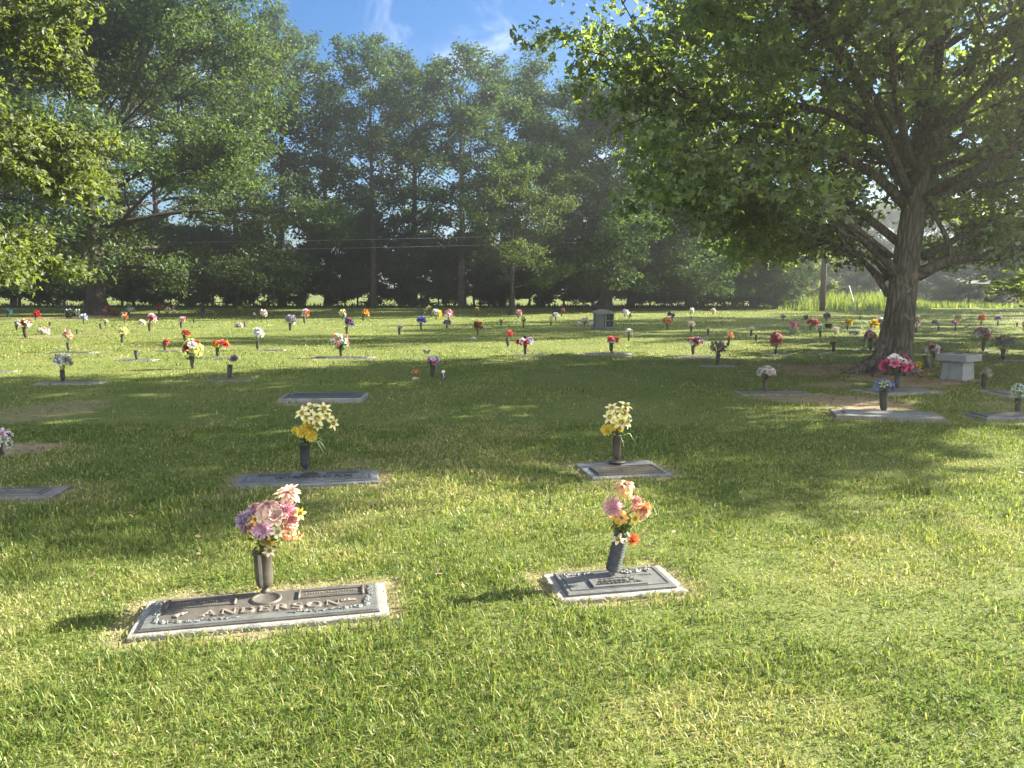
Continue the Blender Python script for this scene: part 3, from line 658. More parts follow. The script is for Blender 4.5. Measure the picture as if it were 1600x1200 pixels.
# house behind the right hand bushes
HX0, HX1, HY = at(1458, HORIZ, 97)[0], at(1640, HORIZ, 97)[0], 97.0
m, nt, out = nmat('red_brick'); br = N(nt, 'ShaderNodeTexBrick'); br.inputs['Color1'].default_value = (.27, .12, .085, 1); br.inputs['Color2'].default_value = (.20, .085, .06, 1); br.inputs['Mortar'].default_value = (.34, .31, .28, 1)
br.inputs['Scale'].default_value = 1.0; br.inputs['Brick Width'].default_value = .22; br.inputs['Row Height'].default_value = .075; br.inputs['Mortar Size'].default_value = .01
rm = N(nt, 'ShaderNodeMapping'); rm.inputs['Rotation'].default_value = (pi / 2, 0, 0); nt.links.new(opos(nt), rm.inputs['Vector']); nt.links.new(rm.outputs[0], br.inputs['Vector'])
finish(nt, out, br.outputs['Color'], .9); M_BRICK = m
M_TRIM = plain('white_trim', (.72, .72, .70), .6, .06); M_ROOF = plain('grey_shingle', (.12, .115, .11), .9, .3, 20); M_GLASS = plain('window_glass', (.05, .06, .07), .1, .1)
hs = thing('brick_house', 'low red brick house with white-trimmed windows behind hazy bushes', 'house', ((HX0 + HX1) / 2, HY, 0)); hw = (HX1 - HX0) / 2
mb = MB(); V = [(-hw, 0, -.1), (hw, 0, -.1), (hw, 8, -.1), (-hw, 8, -.1), (-hw, 0, 2.25), (hw, 0, 2.25), (hw, 8, 2.25), (-hw, 8, 2.25), (-hw, 4, 3.5), (hw, 4, 3.5)]
mb.add(V, [np.array([[0, 1, 5, 4], [2, 3, 7, 6]]), np.array([[1, 2, 6, 9, 5], [3, 0, 4, 8, 7]])]); mb.build('wall', M_BRICK, hs)
mb = MB(); e = .35
for s0, s1 in ((-e, 4), (8 + e, 4)):
    z0, z1 = 2.25 - e * .31 + .05, 3.55; V = [(-hw - e, s0, z0), (hw + e, s0, z0), (hw + e, s1, z1), (-hw - e, s1, z1)]; V = V + [(a, b, c + .12) for a, b, c in V]
    mb.add(V, np.array([[0, 1, 2, 3], [4, 5, 6, 7], [0, 1, 5, 4], [2, 3, 7, 6], [0, 3, 7, 4], [1, 2, 6, 5]]))
rf = mb.build('roof', M_ROOF, hs)
mb = MB(); tube(mb, [(-hw - e - .02, -e, 2.2), (-hw - e - .02, 4, 3.53)], .09, 4); mb.build('bargeboard', M_TRIM, rf)
mb = MB(); box(mb, (2.2, 4.2, 3.9), (.7, .7, 1.2)); mb.build('chimney', M_BRICK, rf)
for xx in (-hw + 1.35, -.4, hw - 5.6, hw - 1.8):
    mb = MB(); x0, x1, z0, z1 = xx - .45, xx + .45, .85, 1.95
    for c, s_ in (((xx, -.03, z1 + .04), (1.06, .1, .08)), ((xx, -.03, z0 - .04), (1.06, .14, .08)), ((x0 - .035, -.03, 1.4), (.07, .1, 1.1)), ((x1 + .035, -.03, 1.4), (.07, .1, 1.1)), ((xx, -.03, 1.4), (.9, .06, .05))): box(mb, c, s_)
    wf = mb.build('window', M_TRIM, hs); mb = MB(); box(mb, (xx, -.004, 1.4), (.9, .03, 1.1)); mb.build('pane', M_GLASS, wf)
# ------------------------------------------------------------------ raised lettering (roman capitals drawn as strokes)
def strip(pts, w):
    P = np.array(pts, float); T = np.gradient(P, axis=0); T /= np.linalg.norm(T, axis=1)[:, None] + 1e-9
    Nn = np.stack([-T[:, 1], T[:, 0]], 1); w = np.broadcast_to(np.asarray(w, float), (len(P),))[:, None] / 2
    return P + Nn * w, P - Nn * w
def arc(cx, cy_, rx, ry, a0, a1, n=12):
    a = np.radians(np.linspace(a0, a1, n)); return [(cx + rx * math.cos(q), cy_ + ry * math.sin(q)) for q in a]
K, H_ = .16, .075
def sf(x, y, w=.24): return ([(x - w / 2, y), (x + w / 2, y)], .05)
GLY = {
 'A': (.95, [([(.10, 0), (.47, 1)], H_), ([(.46, 1), (.83, 0)], K), ([(.22, .34), (.70, .34)], H_), sf(.1, .025), sf(.84, .025)]),
 'N': (.95, [([(.14, 0), (.14, 1)], H_), ([(.12, .97), (.80, .03)], K), ([(.80, 0), (.80, 1)], H_), sf(.14, .025), sf(.1, .975), sf(.80, .975)]),
 'D': (.90, [([(.18, 0), (.18, 1)], K), (arc(.30, .5, .50, .46, 88, -88, 14), [H_] * 3 + [K] * 8 + [H_] * 3), ([(.08, .965), (.33, .965)], .07), ([(.08, .035), (.33, .035)], .07)]),
 'E': (.78, [([(.18, 0), (.18, 1)], K), ([(.08, .965), (.66, .965)], .07), ([(.2, .5), (.54, .5)], .07), ([(.08, .035), (.70, .035)], .07), ([(.64, .98), (.64, .80)], .06), ([(.54, .60), (.54, .40)], .06), ([(.68, .02), (.68, .22)], .06)]),
 'R': (.88, [([(.18, 0), (.18, 1)], K), (arc(.34, .745, .30, .22, 90, -90, 12), [H_] * 2 + [K] * 8 + [H_] * 2), ([(.08, .965), (.35, .965)], .07), ([(.2, .525), (.36, .525)], .07), ([(.42, .52), (.82, .02)], K), sf(.18, .025, .26), sf(.84, .025, .14)]),
 'S': (.70, [(arc(.34, .745, .22, .22, 20, 270, 12) + arc(.34, .27, .25, .24, 85, -165, 12), [H_] * 5 + [.12] * 3 + [K] * 8 + [.11] * 3 + [H_] * 5), ([(.55, .97), (.55, .74)], .055), ([(.09, .03), (.09, .27)], .055)]),
 'O': (.98, [(arc(.48, .5, .38, .46, 0, 360, 25), [K if abs(math.cos(math.radians(q))) > .55 else H_ for q in np.linspace(0, 360, 25)])]),
 'W': (1.15, [([(.10, 1), (.34, 0)], K), ([(.34, 0), (.58, .95)], H_), ([(.56, 1), (.80, 0)], K), ([(.80, 0), (1.04, 1)], H_), sf(.1, .975), sf(.57, .975), sf(1.05, .975)]),
 'I': (.38, [([(.19, 0), (.19, 1)], K), sf(.19, .025, .3), sf(.19, .975, .3)]),
 'H': (.95, [([(.17, 0), (.17, 1)], K), ([(.78, 0), (.78, 1)], K), ([(.2, .51), (.75, .51)], H_), sf(.17, .025, .3), sf(.17, .975, .3), sf(.78, .025, .3), sf(.78, .975, .3)]),
 'G': (.92, [(arc(.48, .5, .38, .46, 35, 330, 20), [H_] * 3 + [K] * 13 + [H_] * 4), ([(.78, .05), (.78, .42)], K)]),
 'J': (.50, [([(.30, 1), (.30, .2)], K), (arc(.14, .2, .16, .18, 0, -120, 6), H_), sf(.3, .975, .3)]),
 '.': (.3, [([(.1, .06), (.22, .06)], .12)]), ' ': (.5, []),
}
def lettering(mb, text, size, c, width=None, rise=.005, z=0., R=None, bold=1.0, m=0):
    adv = [GLY[ch][0] for ch in text]; gap = .14; tot = sum(adv) + gap * (len(text) - 1)
    sx = size if width is None else width / tot
    x = -tot / 2
    for ch, a in zip(text, adv):
        for k, (pts, w) in enumerate(GLY[ch][1]):
            L, Rr = strip(pts, np.asarray(w, float) * bold); n = len(L); zz = rise + .0002 * k
            top = [np.stack([(q[:, 0] + x) * sx, (q[:, 1] - .5) * size, np.full(n, zz)], 1) for q in (L, Rr)]; bot = [t * (1, 1, 0) for t in top]
            V = np.concatenate(top + bot); i = np.arange(n - 1)
            F = [np.stack([i, i + n, i + n + 1, i + 1], 1), np.stack([i, i + 1, i + 2 * n + 1, i + 2 * n], 1), np.stack([i + n + 1, i + n, i + 3 * n, i + 3 * n + 1], 1), np.array([[0, 2 * n, 3 * n, n], [n - 1, 2 * n - 1, 4 * n - 1, 3 * n - 1]])]
            if R is not None: V = V @ np.asarray(R).T
            mb.add(V + np.array([c[0], c[1], z]), F, m)
        x += a + gap
def tiny_line(mb, c, w, h, z, rnd, m=0):
    """a line of worn raised characters too small to read"""
    x = -w / 2
    while x < w / 2:
        ww = h * rnd.uniform(.35, .75)
        if rnd.random() < .82:
            box(mb, (c[0] + x + ww * .15, c[1], z + .001), (h * .16, h, .004), m); box(mb, (c[0] + x + ww * .62, c[1] + h * rnd.choice((.35, 0, -.35)), z + .0012), (ww * .6, h * .2, .004), m)
        x += ww + h * .22

def slab(mb, w, d, top, dep=.10, rnd=None, rough=.006, n=28, m=0):
    """stone block set in the ground, slightly uneven rock edge"""
    rnd = rnd or random.Random(1); k = n * 2 + max(6, int(n * d / w)) * 2; q = []
    nd = max(6, int(n * d / w)); pts = [(-w / 2 + w * i / n, -d / 2) for i in range(n)] + [(w / 2, -d / 2 + d * i / nd) for i in range(nd)] + [(w / 2 - w * i / n, d / 2) for i in range(n)] + [(-w / 2, d / 2 - d * i / nd) for i in range(nd)]
    k = len(pts); P = np.array(pts); J = np.array([[rnd.uniform(-rough, rough), rnd.uniform(-rough, rough)] for _ in range(k)])
    Pi = P * (1 - .018 / np.array([w / 2, d / 2]).max())
    V = np.concatenate([np.c_[P + J, np.full(k, top - dep)], np.c_[P + J * .6, np.full(k, top - .006)], np.c_[P * (1 - np.array([.012 / w, .012 / d])) + J * .3, np.full(k, top)]])
    i = np.arange(k); j = (i + 1) % k
    mb.add(V, [np.stack([i, j, j + k, i + k], 1), np.stack([i + k, j + k, j + 2 * k, i + 2 * k], 1), (i + 2 * k)[None]], m)

def leaf_relief(mb, path, n, size, z, rnd, m=0):
    """cast vine: small overlapping leaves and buds along a path on the plate"""
    path = np.array(path, float); s_ = np.linspace(0, len(path) - 1, 40); P = np.stack([np.interp(s_, range(len(path)), path[:, k]) for k in (0, 1)], 1)
    tube(mb, np.c_[P, np.full(40, z + size * .08)], size * .10, 5, m)
    for i in range(n):
        f = rnd.random() * 38; a = int(f); p = P[a] + (P[a + 1] - P[a]) * (f - a); an = rnd.uniform(0, 6.28)
        blob(mb, (p[0] + rnd.uniform(-.5, .5) * size, p[1] + rnd.uniform(-.5, .5) * size, z + size * .1), (size * rnd.uniform(.3, .55), size * rnd.uniform(.14, .26), size * rnd.uniform(.12, .22)), m, rotz(an) @ rotx(rnd.uniform(-.4, .4)), 6, 4)
def rose_relief(mb, c, r, z, m=0):
    for k, (rr, q) in enumerate(((.34, 1), (.62, 5), (.92, 7))):
        for i in range(q):
            a = 6.283 * i / q + k * .5; d = rr * r * .62 if q > 1 else 0
            blob(mb, (c[0] + cos(a) * d, c[1] + sin(a) * d, z + r * (.34 - .12 * k)), (r * .38, r * .26, r * .14), m, rotz(a + pi / 2) @ rotx(.5), 7, 4)

GRP_MARK = 'flat grave markers in the lawn'
def marker(key, name, label, base_mat, z0=None):
    ctr, a, w, d, rise = FIT[key]; t = thing(name, label, 'grave marker', (ctr[0], ctr[1], 0), GRP_MARK, (0, 0, a))
    mb = MB(); slab(mb, w, d, rise, rnd=random.Random(hash(key) % 97 if False else len(key) * 7)); mb.build('granite_base', base_mat, t)
    return t, w, d, rise
def plate(t, w, d, z, mat, c=(0, 0), th=.014, rim=None, rimw=.012, name='bronze_plate'):
    mb = MB(); box(mb, (c[0], c[1], z + th / 2), (w, d, th), 0, None, 1, .007); o = mb.build(name, mat, t)
    if rim:
        mb = MB(); zz = z + th + .0015; e = .020
        for cx, cy_, sx, sy in ((0, -d / 2 + e, w - 2 * e, rimw), (0, d / 2 - e, w - 2 * e, rimw), (-w / 2 + e, 0, rimw, d - 2 * e - rimw), (w / 2 - e, 0, rimw, d - 2 * e - rimw)): box(mb, (c[0] + cx, c[1] + cy_, zz), (sx, sy, .005))
        mb.build('rim', rim, o)
    return o

# ---- nearest companion marker
rd = random.Random(3)
t, w, d, z = marker('anderson', 'companion_marker', 'bronze companion marker lettered ANDERSON on speckled granite, nearest the camera', M_GRAN)
tag(t, cat='grave marker'); pw, pd = w - .085, d - .075
p = plate(t, pw, pd, z, M_BRZ); zt = z + .014
mb = MB(); box(mb, (0, -pd / 2 + .036, zt + .001), (pw - .02, .058, .006), 0, None, 1, .002)
for s_ in (-1, 1): box(mb, (s_ * (pw / 2 - .03), .025, zt + .0008), (.045, pd - .09, .006), 0, None, 1, .002)
mb.build('border_band', M_PATINA, p)
mb = MB(); lettering(mb, 'ANDERSON', .066, (.035, -pd / 2 + .126), pw * .60, .007, zt); mb.build('lettering', M_BRZHI, p)
for s_ in (-1, 1):
    mb = MB(); leaf_relief(mb, [(s_ * pw * .47, pd * .34), (s_ * pw * .455, 0), (s_ * pw * .44, -pd * .33), (s_ * pw * .30, -pd * .385), (s_ * pw * .10, -pd * .37)], 80, .024, zt + .004, rd)
    for q in ((.445, -.30), (.41, -.36), (.35, -.37)): rose_relief(mb, (s_ * pw * q[0], pd * q[1]), .022, zt + .004)
    mb.build('vine_relief', M_PATINA, p)
for s_ in (-1, 1):
    mb = MB(); cx, cyy = s_ * pw * .285, pd * .235; sw, sd = pw * .29, pd * .24
    for a_ in ((cx, cyy + sd / 2, sw, .006), (cx, cyy - sd / 2, sw, .009)): box(mb, (a_[0], a_[1], zt + .002), (a_[2], a_[3], .007))
    for e in (-1, 1): tube(mb, [(cx + e * sw / 2, cyy - sd * .62, zt + .005), (cx + e * sw / 2, cyy + sd * .62, zt + .005)], .008, 8)
    fr = mb.build('name_panel', M_BRZ, p); mb = MB(); tiny_line(mb, (cx, cyy + sd * .17), sw * .78, .020, zt, rd); mb.build('worn_line', M_BRZHI, fr); mb = MB(); tiny_line(mb, (cx, cyy - sd * .20), sw * .45, .014, zt, rd); mb.build('worn_line', M_BRZHI, fr)
mb = MB(); box(mb, (pw * .365, -pd * .09, zt + .002), (.075, .022, .007)); leaf_relief(mb, [(pw * .34, -pd * .09), (pw * .39, -pd * .09)], 8, .02, zt + .004, rd)
mb.build('emblem', M_BRZHI, p); mb = MB(); leaf_relief(mb, [(-pw * .37, -pd * .17), (-pw * .33, -pd * .07)], 16, .026, zt + .003, rd); mb.build('emblem', M_BRZHI, p)
mb = MB(); lathe(mb, [(.078, zt - .002), (.078, zt + .006), (.070, zt + .011), (.062, zt + .006), (.058, zt + .0005), (.001, zt + .0005)], 28, loc=(-.005, pd * .20, 0)); mb.build('vase_ring', M_BRZ, p)

# ---- right hand bronze marker
t, w, d, z = marker('plate', 'single_marker', 'grey bronze marker with raised name tablet RODGER W. ANDERSON JR.', M_GRAN)
pw, pd = w - .10, d - .085; p = plate(t, pw, pd, z, M_BRZG, th=.018); zt = z + .018
mb = MB(); e = .032
for cx, cyy, sx, sy in ((0, -pd / 2 + e, pw - 2 * e, .004), (0, pd / 2 - e, pw - 2 * e, .004), (-pw / 2 + e, 0, .004, pd - 2 * e - .006), (pw / 2 - e, 0, .004, pd - 2 * e - .006)): box(mb, (cx, cyy, zt + .0015), (sx, sy, .005))
mb.build('rim', M_BRZG, p)
mb = MB(); box(mb, (.0, -pd * .20, zt + .006), (pw * .50, pd * .36, .014), 0, None, 1, .003); tb = mb.build('name_tablet', M_BRZG, p); z2 = zt + .0135
mb = MB(); lettering(mb, 'RODGER W.', .020, (.0, -pd * .195), pw * .36, .003, z2, bold=1.25); lettering(mb, 'ANDERSON JR.', .018, (.0, -pd * .295), pw * .43, .003, z2, bold=1.25); mb.build('lettering', M_VASE, tb)
mb = MB(); leaf_relief(mb, [(-pw * .15, -pd * .09), (0, -pd * .075), (pw * .15, -pd * .09)], 16, .016, z2, rd); mb.build('scroll_relief', M_VASE, tb)
mb = MB(); leaf_relief(mb, [(pw * .12, pd * .22), (pw * .22, pd * .34), (pw * .38, pd * .30)], 42, .036, zt, rd); rose_relief(mb, (pw * .26, pd * .28), .03, zt); mb.build('flower_relief', M_BRZG, p); mb = MB(); leaf_relief(mb, [(-pw * .42, pd * .30), (-pw * .30, pd * .33), (-pw * .14, pd * .30)], 40, .030, zt, rd); mb.build('scroll_relief', M_BRZG, p); mb = MB(); tiny_line(mb, (pw * .25, pd * .08), pw * .26, .014, zt, rd)
mb.build('worn_line', M_BRZG, p)
# ---- WINEHORN
t, w, d, z = marker('winehorn', 'companion_marker', 'blue-grey companion marker lettered WINEHORN under the daffodil vase', M_GRAND)
pw, pd = w - .10, d - .085; p = plate(t, pw, pd, z, M_SLATE, rim=M_BRZG); zt = z + .014
mb = MB(); lettering(mb, 'WINEHORN', .075, (.05, -.02), pw * .60, .006, zt, bold=1.15); mb.build('lettering', M_VASE, p)
for s_ in (-1, 1):
    mb = MB(); leaf_relief(mb, [(s_ * pw * .46, pd * .3), (s_ * pw * .44, -pd * .3), (s_ * pw * .2, -pd * .37)], 50, .03, zt, rd); mb.build('vine_relief', M_BRZG, p)
for s_ in (-1, 1):
    mb = MB(); box(mb, (s_ * pw * .26, pd * .27, zt + .003), (pw * .25, pd * .16, .008), 0, None, 1, .002); fr = mb.build('name_panel', M_VASEG, p)
    mb = MB(); tiny_line(mb, (s_ * pw * .26, pd * .27), pw * .2, .02, zt + .007, rd); mb.build('worn_line', M_BRZG, fr)
mb = MB(); lathe(mb, [(.075, zt - .002), (.075, zt + .006), (.066, zt + .01), (.058, zt + .001), (.001, zt + .001)], 24, loc=(.012, pd * .16, 0)); mb.build('vase_ring', M_VASE, p)
# ---- small slate marker under the right daffodils
t, w, d, z = marker('single', 'single_marker', 'slate granite marker with low framed bronze plate under the right daffodils', M_GRAND)
pw, pd = w * .84, d * .50; p = plate(t, pw, pd, z, M_VASEB, (.01, -d * .14), rim=M_BRZ); zt = z + .014
for k in range(3): mb = MB(); tiny_line(mb, (.01, -d * .14 + pd * (.25 - .24 * k)), pw * .78, .022, zt, rd); mb.build('worn_line', M_BRZHI, p)
# ---- raised block marker
t, w, d, z = marker('raised', 'raised_marker', 'thick pale granite marker standing proud of the shaded grass, no vase', M_GRAN)
p = plate(t, w - .10, d - .09, z, M_VASEG, rim=M_BRZG); zt = z + .014
mb = MB(); tiny_line(mb, (0, 0), .42, .05, zt, rd); mb.build('worn_line', M_BRZG, p)
for s_ in (-1, 1): mb = MB(); leaf_relief(mb, [(s_ * w * .40, d * .2), (s_ * w * .36, -d * .25)], 26, .032, zt, rd); mb.build('flower_relief', M_BRZG, p)
# ---- the others seen clearly
def plain_marker(key, name, label, mat, pm=None, frac=(.82, .66), vert=False):
    t, w, d, z = marker(key, name, label, mat)
    if pm:
        p = plate(t, w * frac[0], d * frac[1], z, pm, rim=M_BRZG if pm is not M_BRZG else M_BRZ)
        for q in ((0, .02, .4, .05), (.2, -d * .18, .25, .02), (-.2, -d * .18, .25, .02)): mb = MB(); tiny_line(mb, (w * q[0], q[1]), w * q[2], q[3], z + .014, rd); mb.build('worn_line', M_BRZHI, p)
    return t
plain_marker('edge', 'companion_marker', 'worn grey marker cut off by the left edge of the view', M_CONC, M_BRZG, (.70, .6))
plain_marker('slab', 'raised_marker', 'long tilted granite slab with rock-cut front under the blue flowers', M_CONC, M_GRAND, (.8, .5))
plain_marker('oblong', 'companion_marker', 'pale-framed marker under the big pink roses by the trunk', M_GRAN, M_BRZG, (.84, .7))
plain_marker('tablet', 'raised_marker', 'raised dark tablet with white lettering at the right edge', M_GRAND, M_VASEG, (.92, .85))
plain_marker('mossy', 'companion_marker', 'pale worn marker right of the withered cream flowers', M_GRAN, M_BRZG, (.8, .6))
tl = ['thin strip of marker under the empty vase in the left sunny rows', 'marker strip under the vase with the lone grey hydrangea', 'long strip of marker under the tall white and red bouquet', 'long dark strip of marker under the red heart bouquet',
      'marker strip under the red white and navy bouquet', 'small flat marker without flowers left of the lone white bouquet', 'marker strip under the big lilac dome bouquet', 'pale strip of marker under the white daisies left of the trunk',
      'pale marker strip under the dusty pink cone bouquet', 'marker strip under the vase with dark rust petals', 'marker strip under the low red and yellow bouquet', 'marker strip under the pink and yellow bouquet at left',
      'marker strip under the sparse grey-blue bouquet at left', 'pale marker strip right of the big withered grey bouquet', 'pale strip under the pink and white bouquet at right', 'marker strip under the lilac white and orange bouquet',
      'marker strip under the dark pink bouquet left of the trunk', 'small marker under the cream and red bouquet at left', 'flat pale marker cut by the left edge in the sunny rows', 'marker strip under the small red bouquet in the vase at left', 'marker strip under the blue and white upright bouquet']
for i, lab in enumerate(tl):
    t, w, d, z = marker('thin%d' % i, 'flat_marker', lab, M_CONC if i % 3 else M_GRAN)
    mb = MB(); box(mb, (0, 0, z + .005), (w * .82, d * .62, .012), 0, None, 1, .004); mb.build('bronze_plate', (M_BRZG, M_BRZ, M_VASEG)[i % 3], t)

# ------------------------------------------------------------------ vases
def vase_mesh(kind):
    mb = MB()
    if kind == 'urn': prof = [(.001, 0), (.34, 0), (.36, .02), (.20, .05), (.14, .09), (.20, .14), (.32, .19), (.40, .27), (.43, .36), (.44, .6), (.44, .95), (.47, .97), (.47, 1.0), (.40, 1.0), (.38, .93), (.37, .5), (.001, .45)]
    else: prof = [(.001, 0), (.22, 0), (.23, .02), (.20, .04), (.30, .10), (.37, .2), (.40, .35), (.43, .7), (.45, .96), (.48, .97), (.48, 1.0), (.42, 1.0), (.40, .93), (.38, .5), (.001, .45)]
    prof = np.array(prof) * (.42, 1.0); lathe(mb, prof, 18); return mb
VP = {k: vase_mesh(k).mesh('vase', [M_VASE]) for k in ('urn', 'plain')}
VP2 = {}
def vase(px, py, top_px, short, mat=M_VASE, kind='plain', tilt=(0, 0), wide=1.0, empty=False, Yf=None):
    g = G(px, py); h = max(.12, (py - top_px) * g[1] / FPX * 1.06)
    k = (kind, mat.name)
    if k not in VP2: VP2[k] = VP[kind].copy(); VP2[k].materials.clear(); VP2[k].materials.append(mat)
    o = bpy.data.objects.new('grave_vase', VP2[k]); link(o); o.location = (g[0], g[1], 0.004); o.scale = (h * wide if h > .19 else .19 * wide, h * wide if h > .19 else .19 * wide, h); rl = random.Random(int(px * 7 + py)); o.rotation_euler = (tilt[0] + rl.gauss(0, .045), tilt[1] + rl.gauss(0, .045), rl.uniform(0, 6))
    lab = ('empty dark grave vase ' if empty else 'dark grave vase under the ') + short
    tag(o, lab, 'vase', 'bronze grave vases'); return g, h

# ------------------------------------------------------------------ blooms
def petal(mb, L, w, az, el, curl=.5, m=0, cup=.15, tip=.15, base=.02, seg=4, R=None, c=(0, 0, 0), t0=0., t1=1.):
    s_ = np.linspace(0, 1, seg + 1); e = el - curl * s_ * 1.2
    r = base + np.concatenate([[0], np.cumsum(np.cos((e[1:] + e[:-1]) / 2)) * L / seg]); z = np.concatenate([[0], np.cumsum(np.sin((e[1:] + e[:-1]) / 2)) * L / seg])
    ww = w * np.sin(np.clip(s_ * .86 + .12, 0, 1) * pi) ** .8 ; ww[-1] = w * tip
    V = np.concatenate([np.stack([r, -ww / 2, z + cup * ww], 1), np.stack([r, 0 * r, z], 1), np.stack([r, ww / 2, z + cup * ww], 1)]) @ rotz(az).T
    if R is not None: V = V @ np.asarray(R).T
    n = seg + 1; i = np.arange(seg); t = np.tile(t0 + (t1 - t0) * s_, 3)
    mb.add(V + np.asarray(c), np.concatenate([np.stack([i, i + 1, i + n + 1, i + n], 1), np.stack([i + n, i + n + 1, i + 2 * n + 1, i + 2 * n], 1)]), m, t, True)
def bloom(kind, rnd):
    """unit bloom (radius 1) facing +z; slot 0 petals, slot 1 heart/sepals"""
    mb = MB(); u = rnd.uniform
    if kind == 'dahlia':
        for ring, (q, L, el, w) in enumerate(((13, 1.05, -.35, .34), (12, .98, .05, .33), (11, .84, .45, .28), (8, .60, .85, .22), (6, .42, 1.2, .16))):
            for i in range(q): petal(mb, L * u(.82, 1.12), w * u(.8, 1.15), 6.283 * i / q + ring * .27 + u(-.12, .12), el + u(-.2, .2), u(.1, .9), 0, .18, .12)
        blob(mb, (0, 0, -.05), (.22, .22, .2), 1)
    elif kind == 'droop':
        for ring, (q, L, el, w) in enumerate(((10, 1.15, -.2, .36), (9, 1.0, .25, .36), (7, .7, .75, .28))):
            for i in range(q): petal(mb, L * u(.8, 1.2), w * u(.8, 1.2), 6.283 * i / q + ring * .3 + u(-.2, .2), el + u(-.25, .25), u(1.0, 1.9), 0, .2, .15)
        blob(mb, (0, 0, 0), (.2, .2, .2), 1)
    elif kind == 'mum':
        for ring, (q, el, L) in enumerate(((14, -.2, .95), (14, .25, .95), (13, .65, .9), (10, 1.0, .82), (6, 1.3, .74))):
            for i in range(q): petal(mb, L * u(.85, 1.1), .26 * u(.8, 1.2), 6.283 * i / q + ring * .21 + u(-.1, .1), el + u(-.12, .12), u(-.5, .1), 0, .3, .5, seg=3)
        blob(mb, (0, 0, .1), (.4, .4, .4), 0, t=.1)
    elif kind == 'lily':
        for i in range(6): petal(mb, 1.15 * u(.9, 1.1), .48, 6.283 * i / 6 + u(-.1, .1), .75 + (.15 if i % 2 else 0), u(.5, 1.2), 0, .2, .08)
        lathe(mb, [(.05, 0), (.16, .12), (.24, .34), (.30, .44)], 10, 1)
    elif kind == 'daisy':
        for i in range(13): petal(mb, .95 * u(.9, 1.1), .30, 6.283 * i / 13 + u(-.08, .08), u(.1, .3), u(.1, .4), 0, .1, .35, .1, 3)
        blob(mb, (0, 0, .06), (.24, .24, .14), 1)
    elif kind == 'rose':
        for ring, (q, L, el, w) in enumerate(((6, 1.0, .2, .75), (6, .9, .65, .7), (5, .72, 1.0, .6), (4, .55, 1.3, .42))):
            for i in range(q): petal(mb, L * u(.9, 1.08), w, 6.283 * i / q + ring * .5, el, u(-.35, .25), 0, .35, .55, seg=3)
        blob(mb, (0, 0, .1), (.2, .2, .3), 0)
    elif kind == 'tuft':        # sprig of small narrow petals
        for i in range(16): petal(mb, u(.7, 1.1), .2, u(0, 6.28), u(-.2, 1.4), u(0, .8), 0, .15, .2, seg=2)
    elif kind == 'puff':        # soft far-off flower head, few faces
        for i in range(9): petal(mb, u(.8, 1.1), .62, 6.283 * i / 9 * 2.4, u(-.1, 1.2), u(-.3, .5), 0, .25, .6, seg=2)
    return mb
UB = {k: [bloom(k, random.Random(sum(map(ord, k)) + v)) for v in range(3)] for k in ('dahlia', 'droop', 'mum', 'lily', 'daisy', 'rose', 'tuft', 'puff')}
BM = {}
M_CENT = plain('flower_heart', (.30, .22, .05), .8, .3, 40); M_SEPAL = plain('green_sepal', (.06, .10, .025), .7, .3, 30)
def bloom_mesh(kind, v, c0, c1, heart=None):
    k = (kind, v, c0, c1, heart)
    if k not in BM: BM[k] = UB[kind][v].mesh('bloom', [petal_mat(c0, c1), heart or M_CENT])
    return BM[k]
FOL = {}
def fol_mat(c):
    L = tuple((v / 255) ** 2.2 for v in c); k = 'foliage_%02x%02x%02x' % tuple(c)
    return leafy(k, [(0, tuple(x * .6 for x in L)), (1, tuple(min(.8, x * 1.35) for x in L))], trans=.3, gloss=.05)
def stems_and_leaves(mb, rnd, h, w, n, size, ends, z0=0.0, narrow=.34, curl=.8):
    for e in ends:
        e = np.asarray(e, float); tube(mb, [(0, 0, z0 - .05), (e[0] * .35, e[1] * .35, z0 + (e[2] - z0) * .55), tuple(e)], max(.0016, size * .035), 4, cap=False)
    for i in range(n):
        q = rnd.random() ** .7; a = rnd.uniform(0, 6.283); r = w * .5 * rnd.random() ** .5 * (.45 + .55 * q)
        petal(mb, size * rnd.uniform(.7, 1.3), size * narrow * rnd.uniform(.8, 1.3), rnd.uniform(0, 6.28), rnd.uniform(-.5, .9), curl, 0, .15, .1, 0, 3, None, (cos(a) * r, sin(a) * r, z0 + h * q))
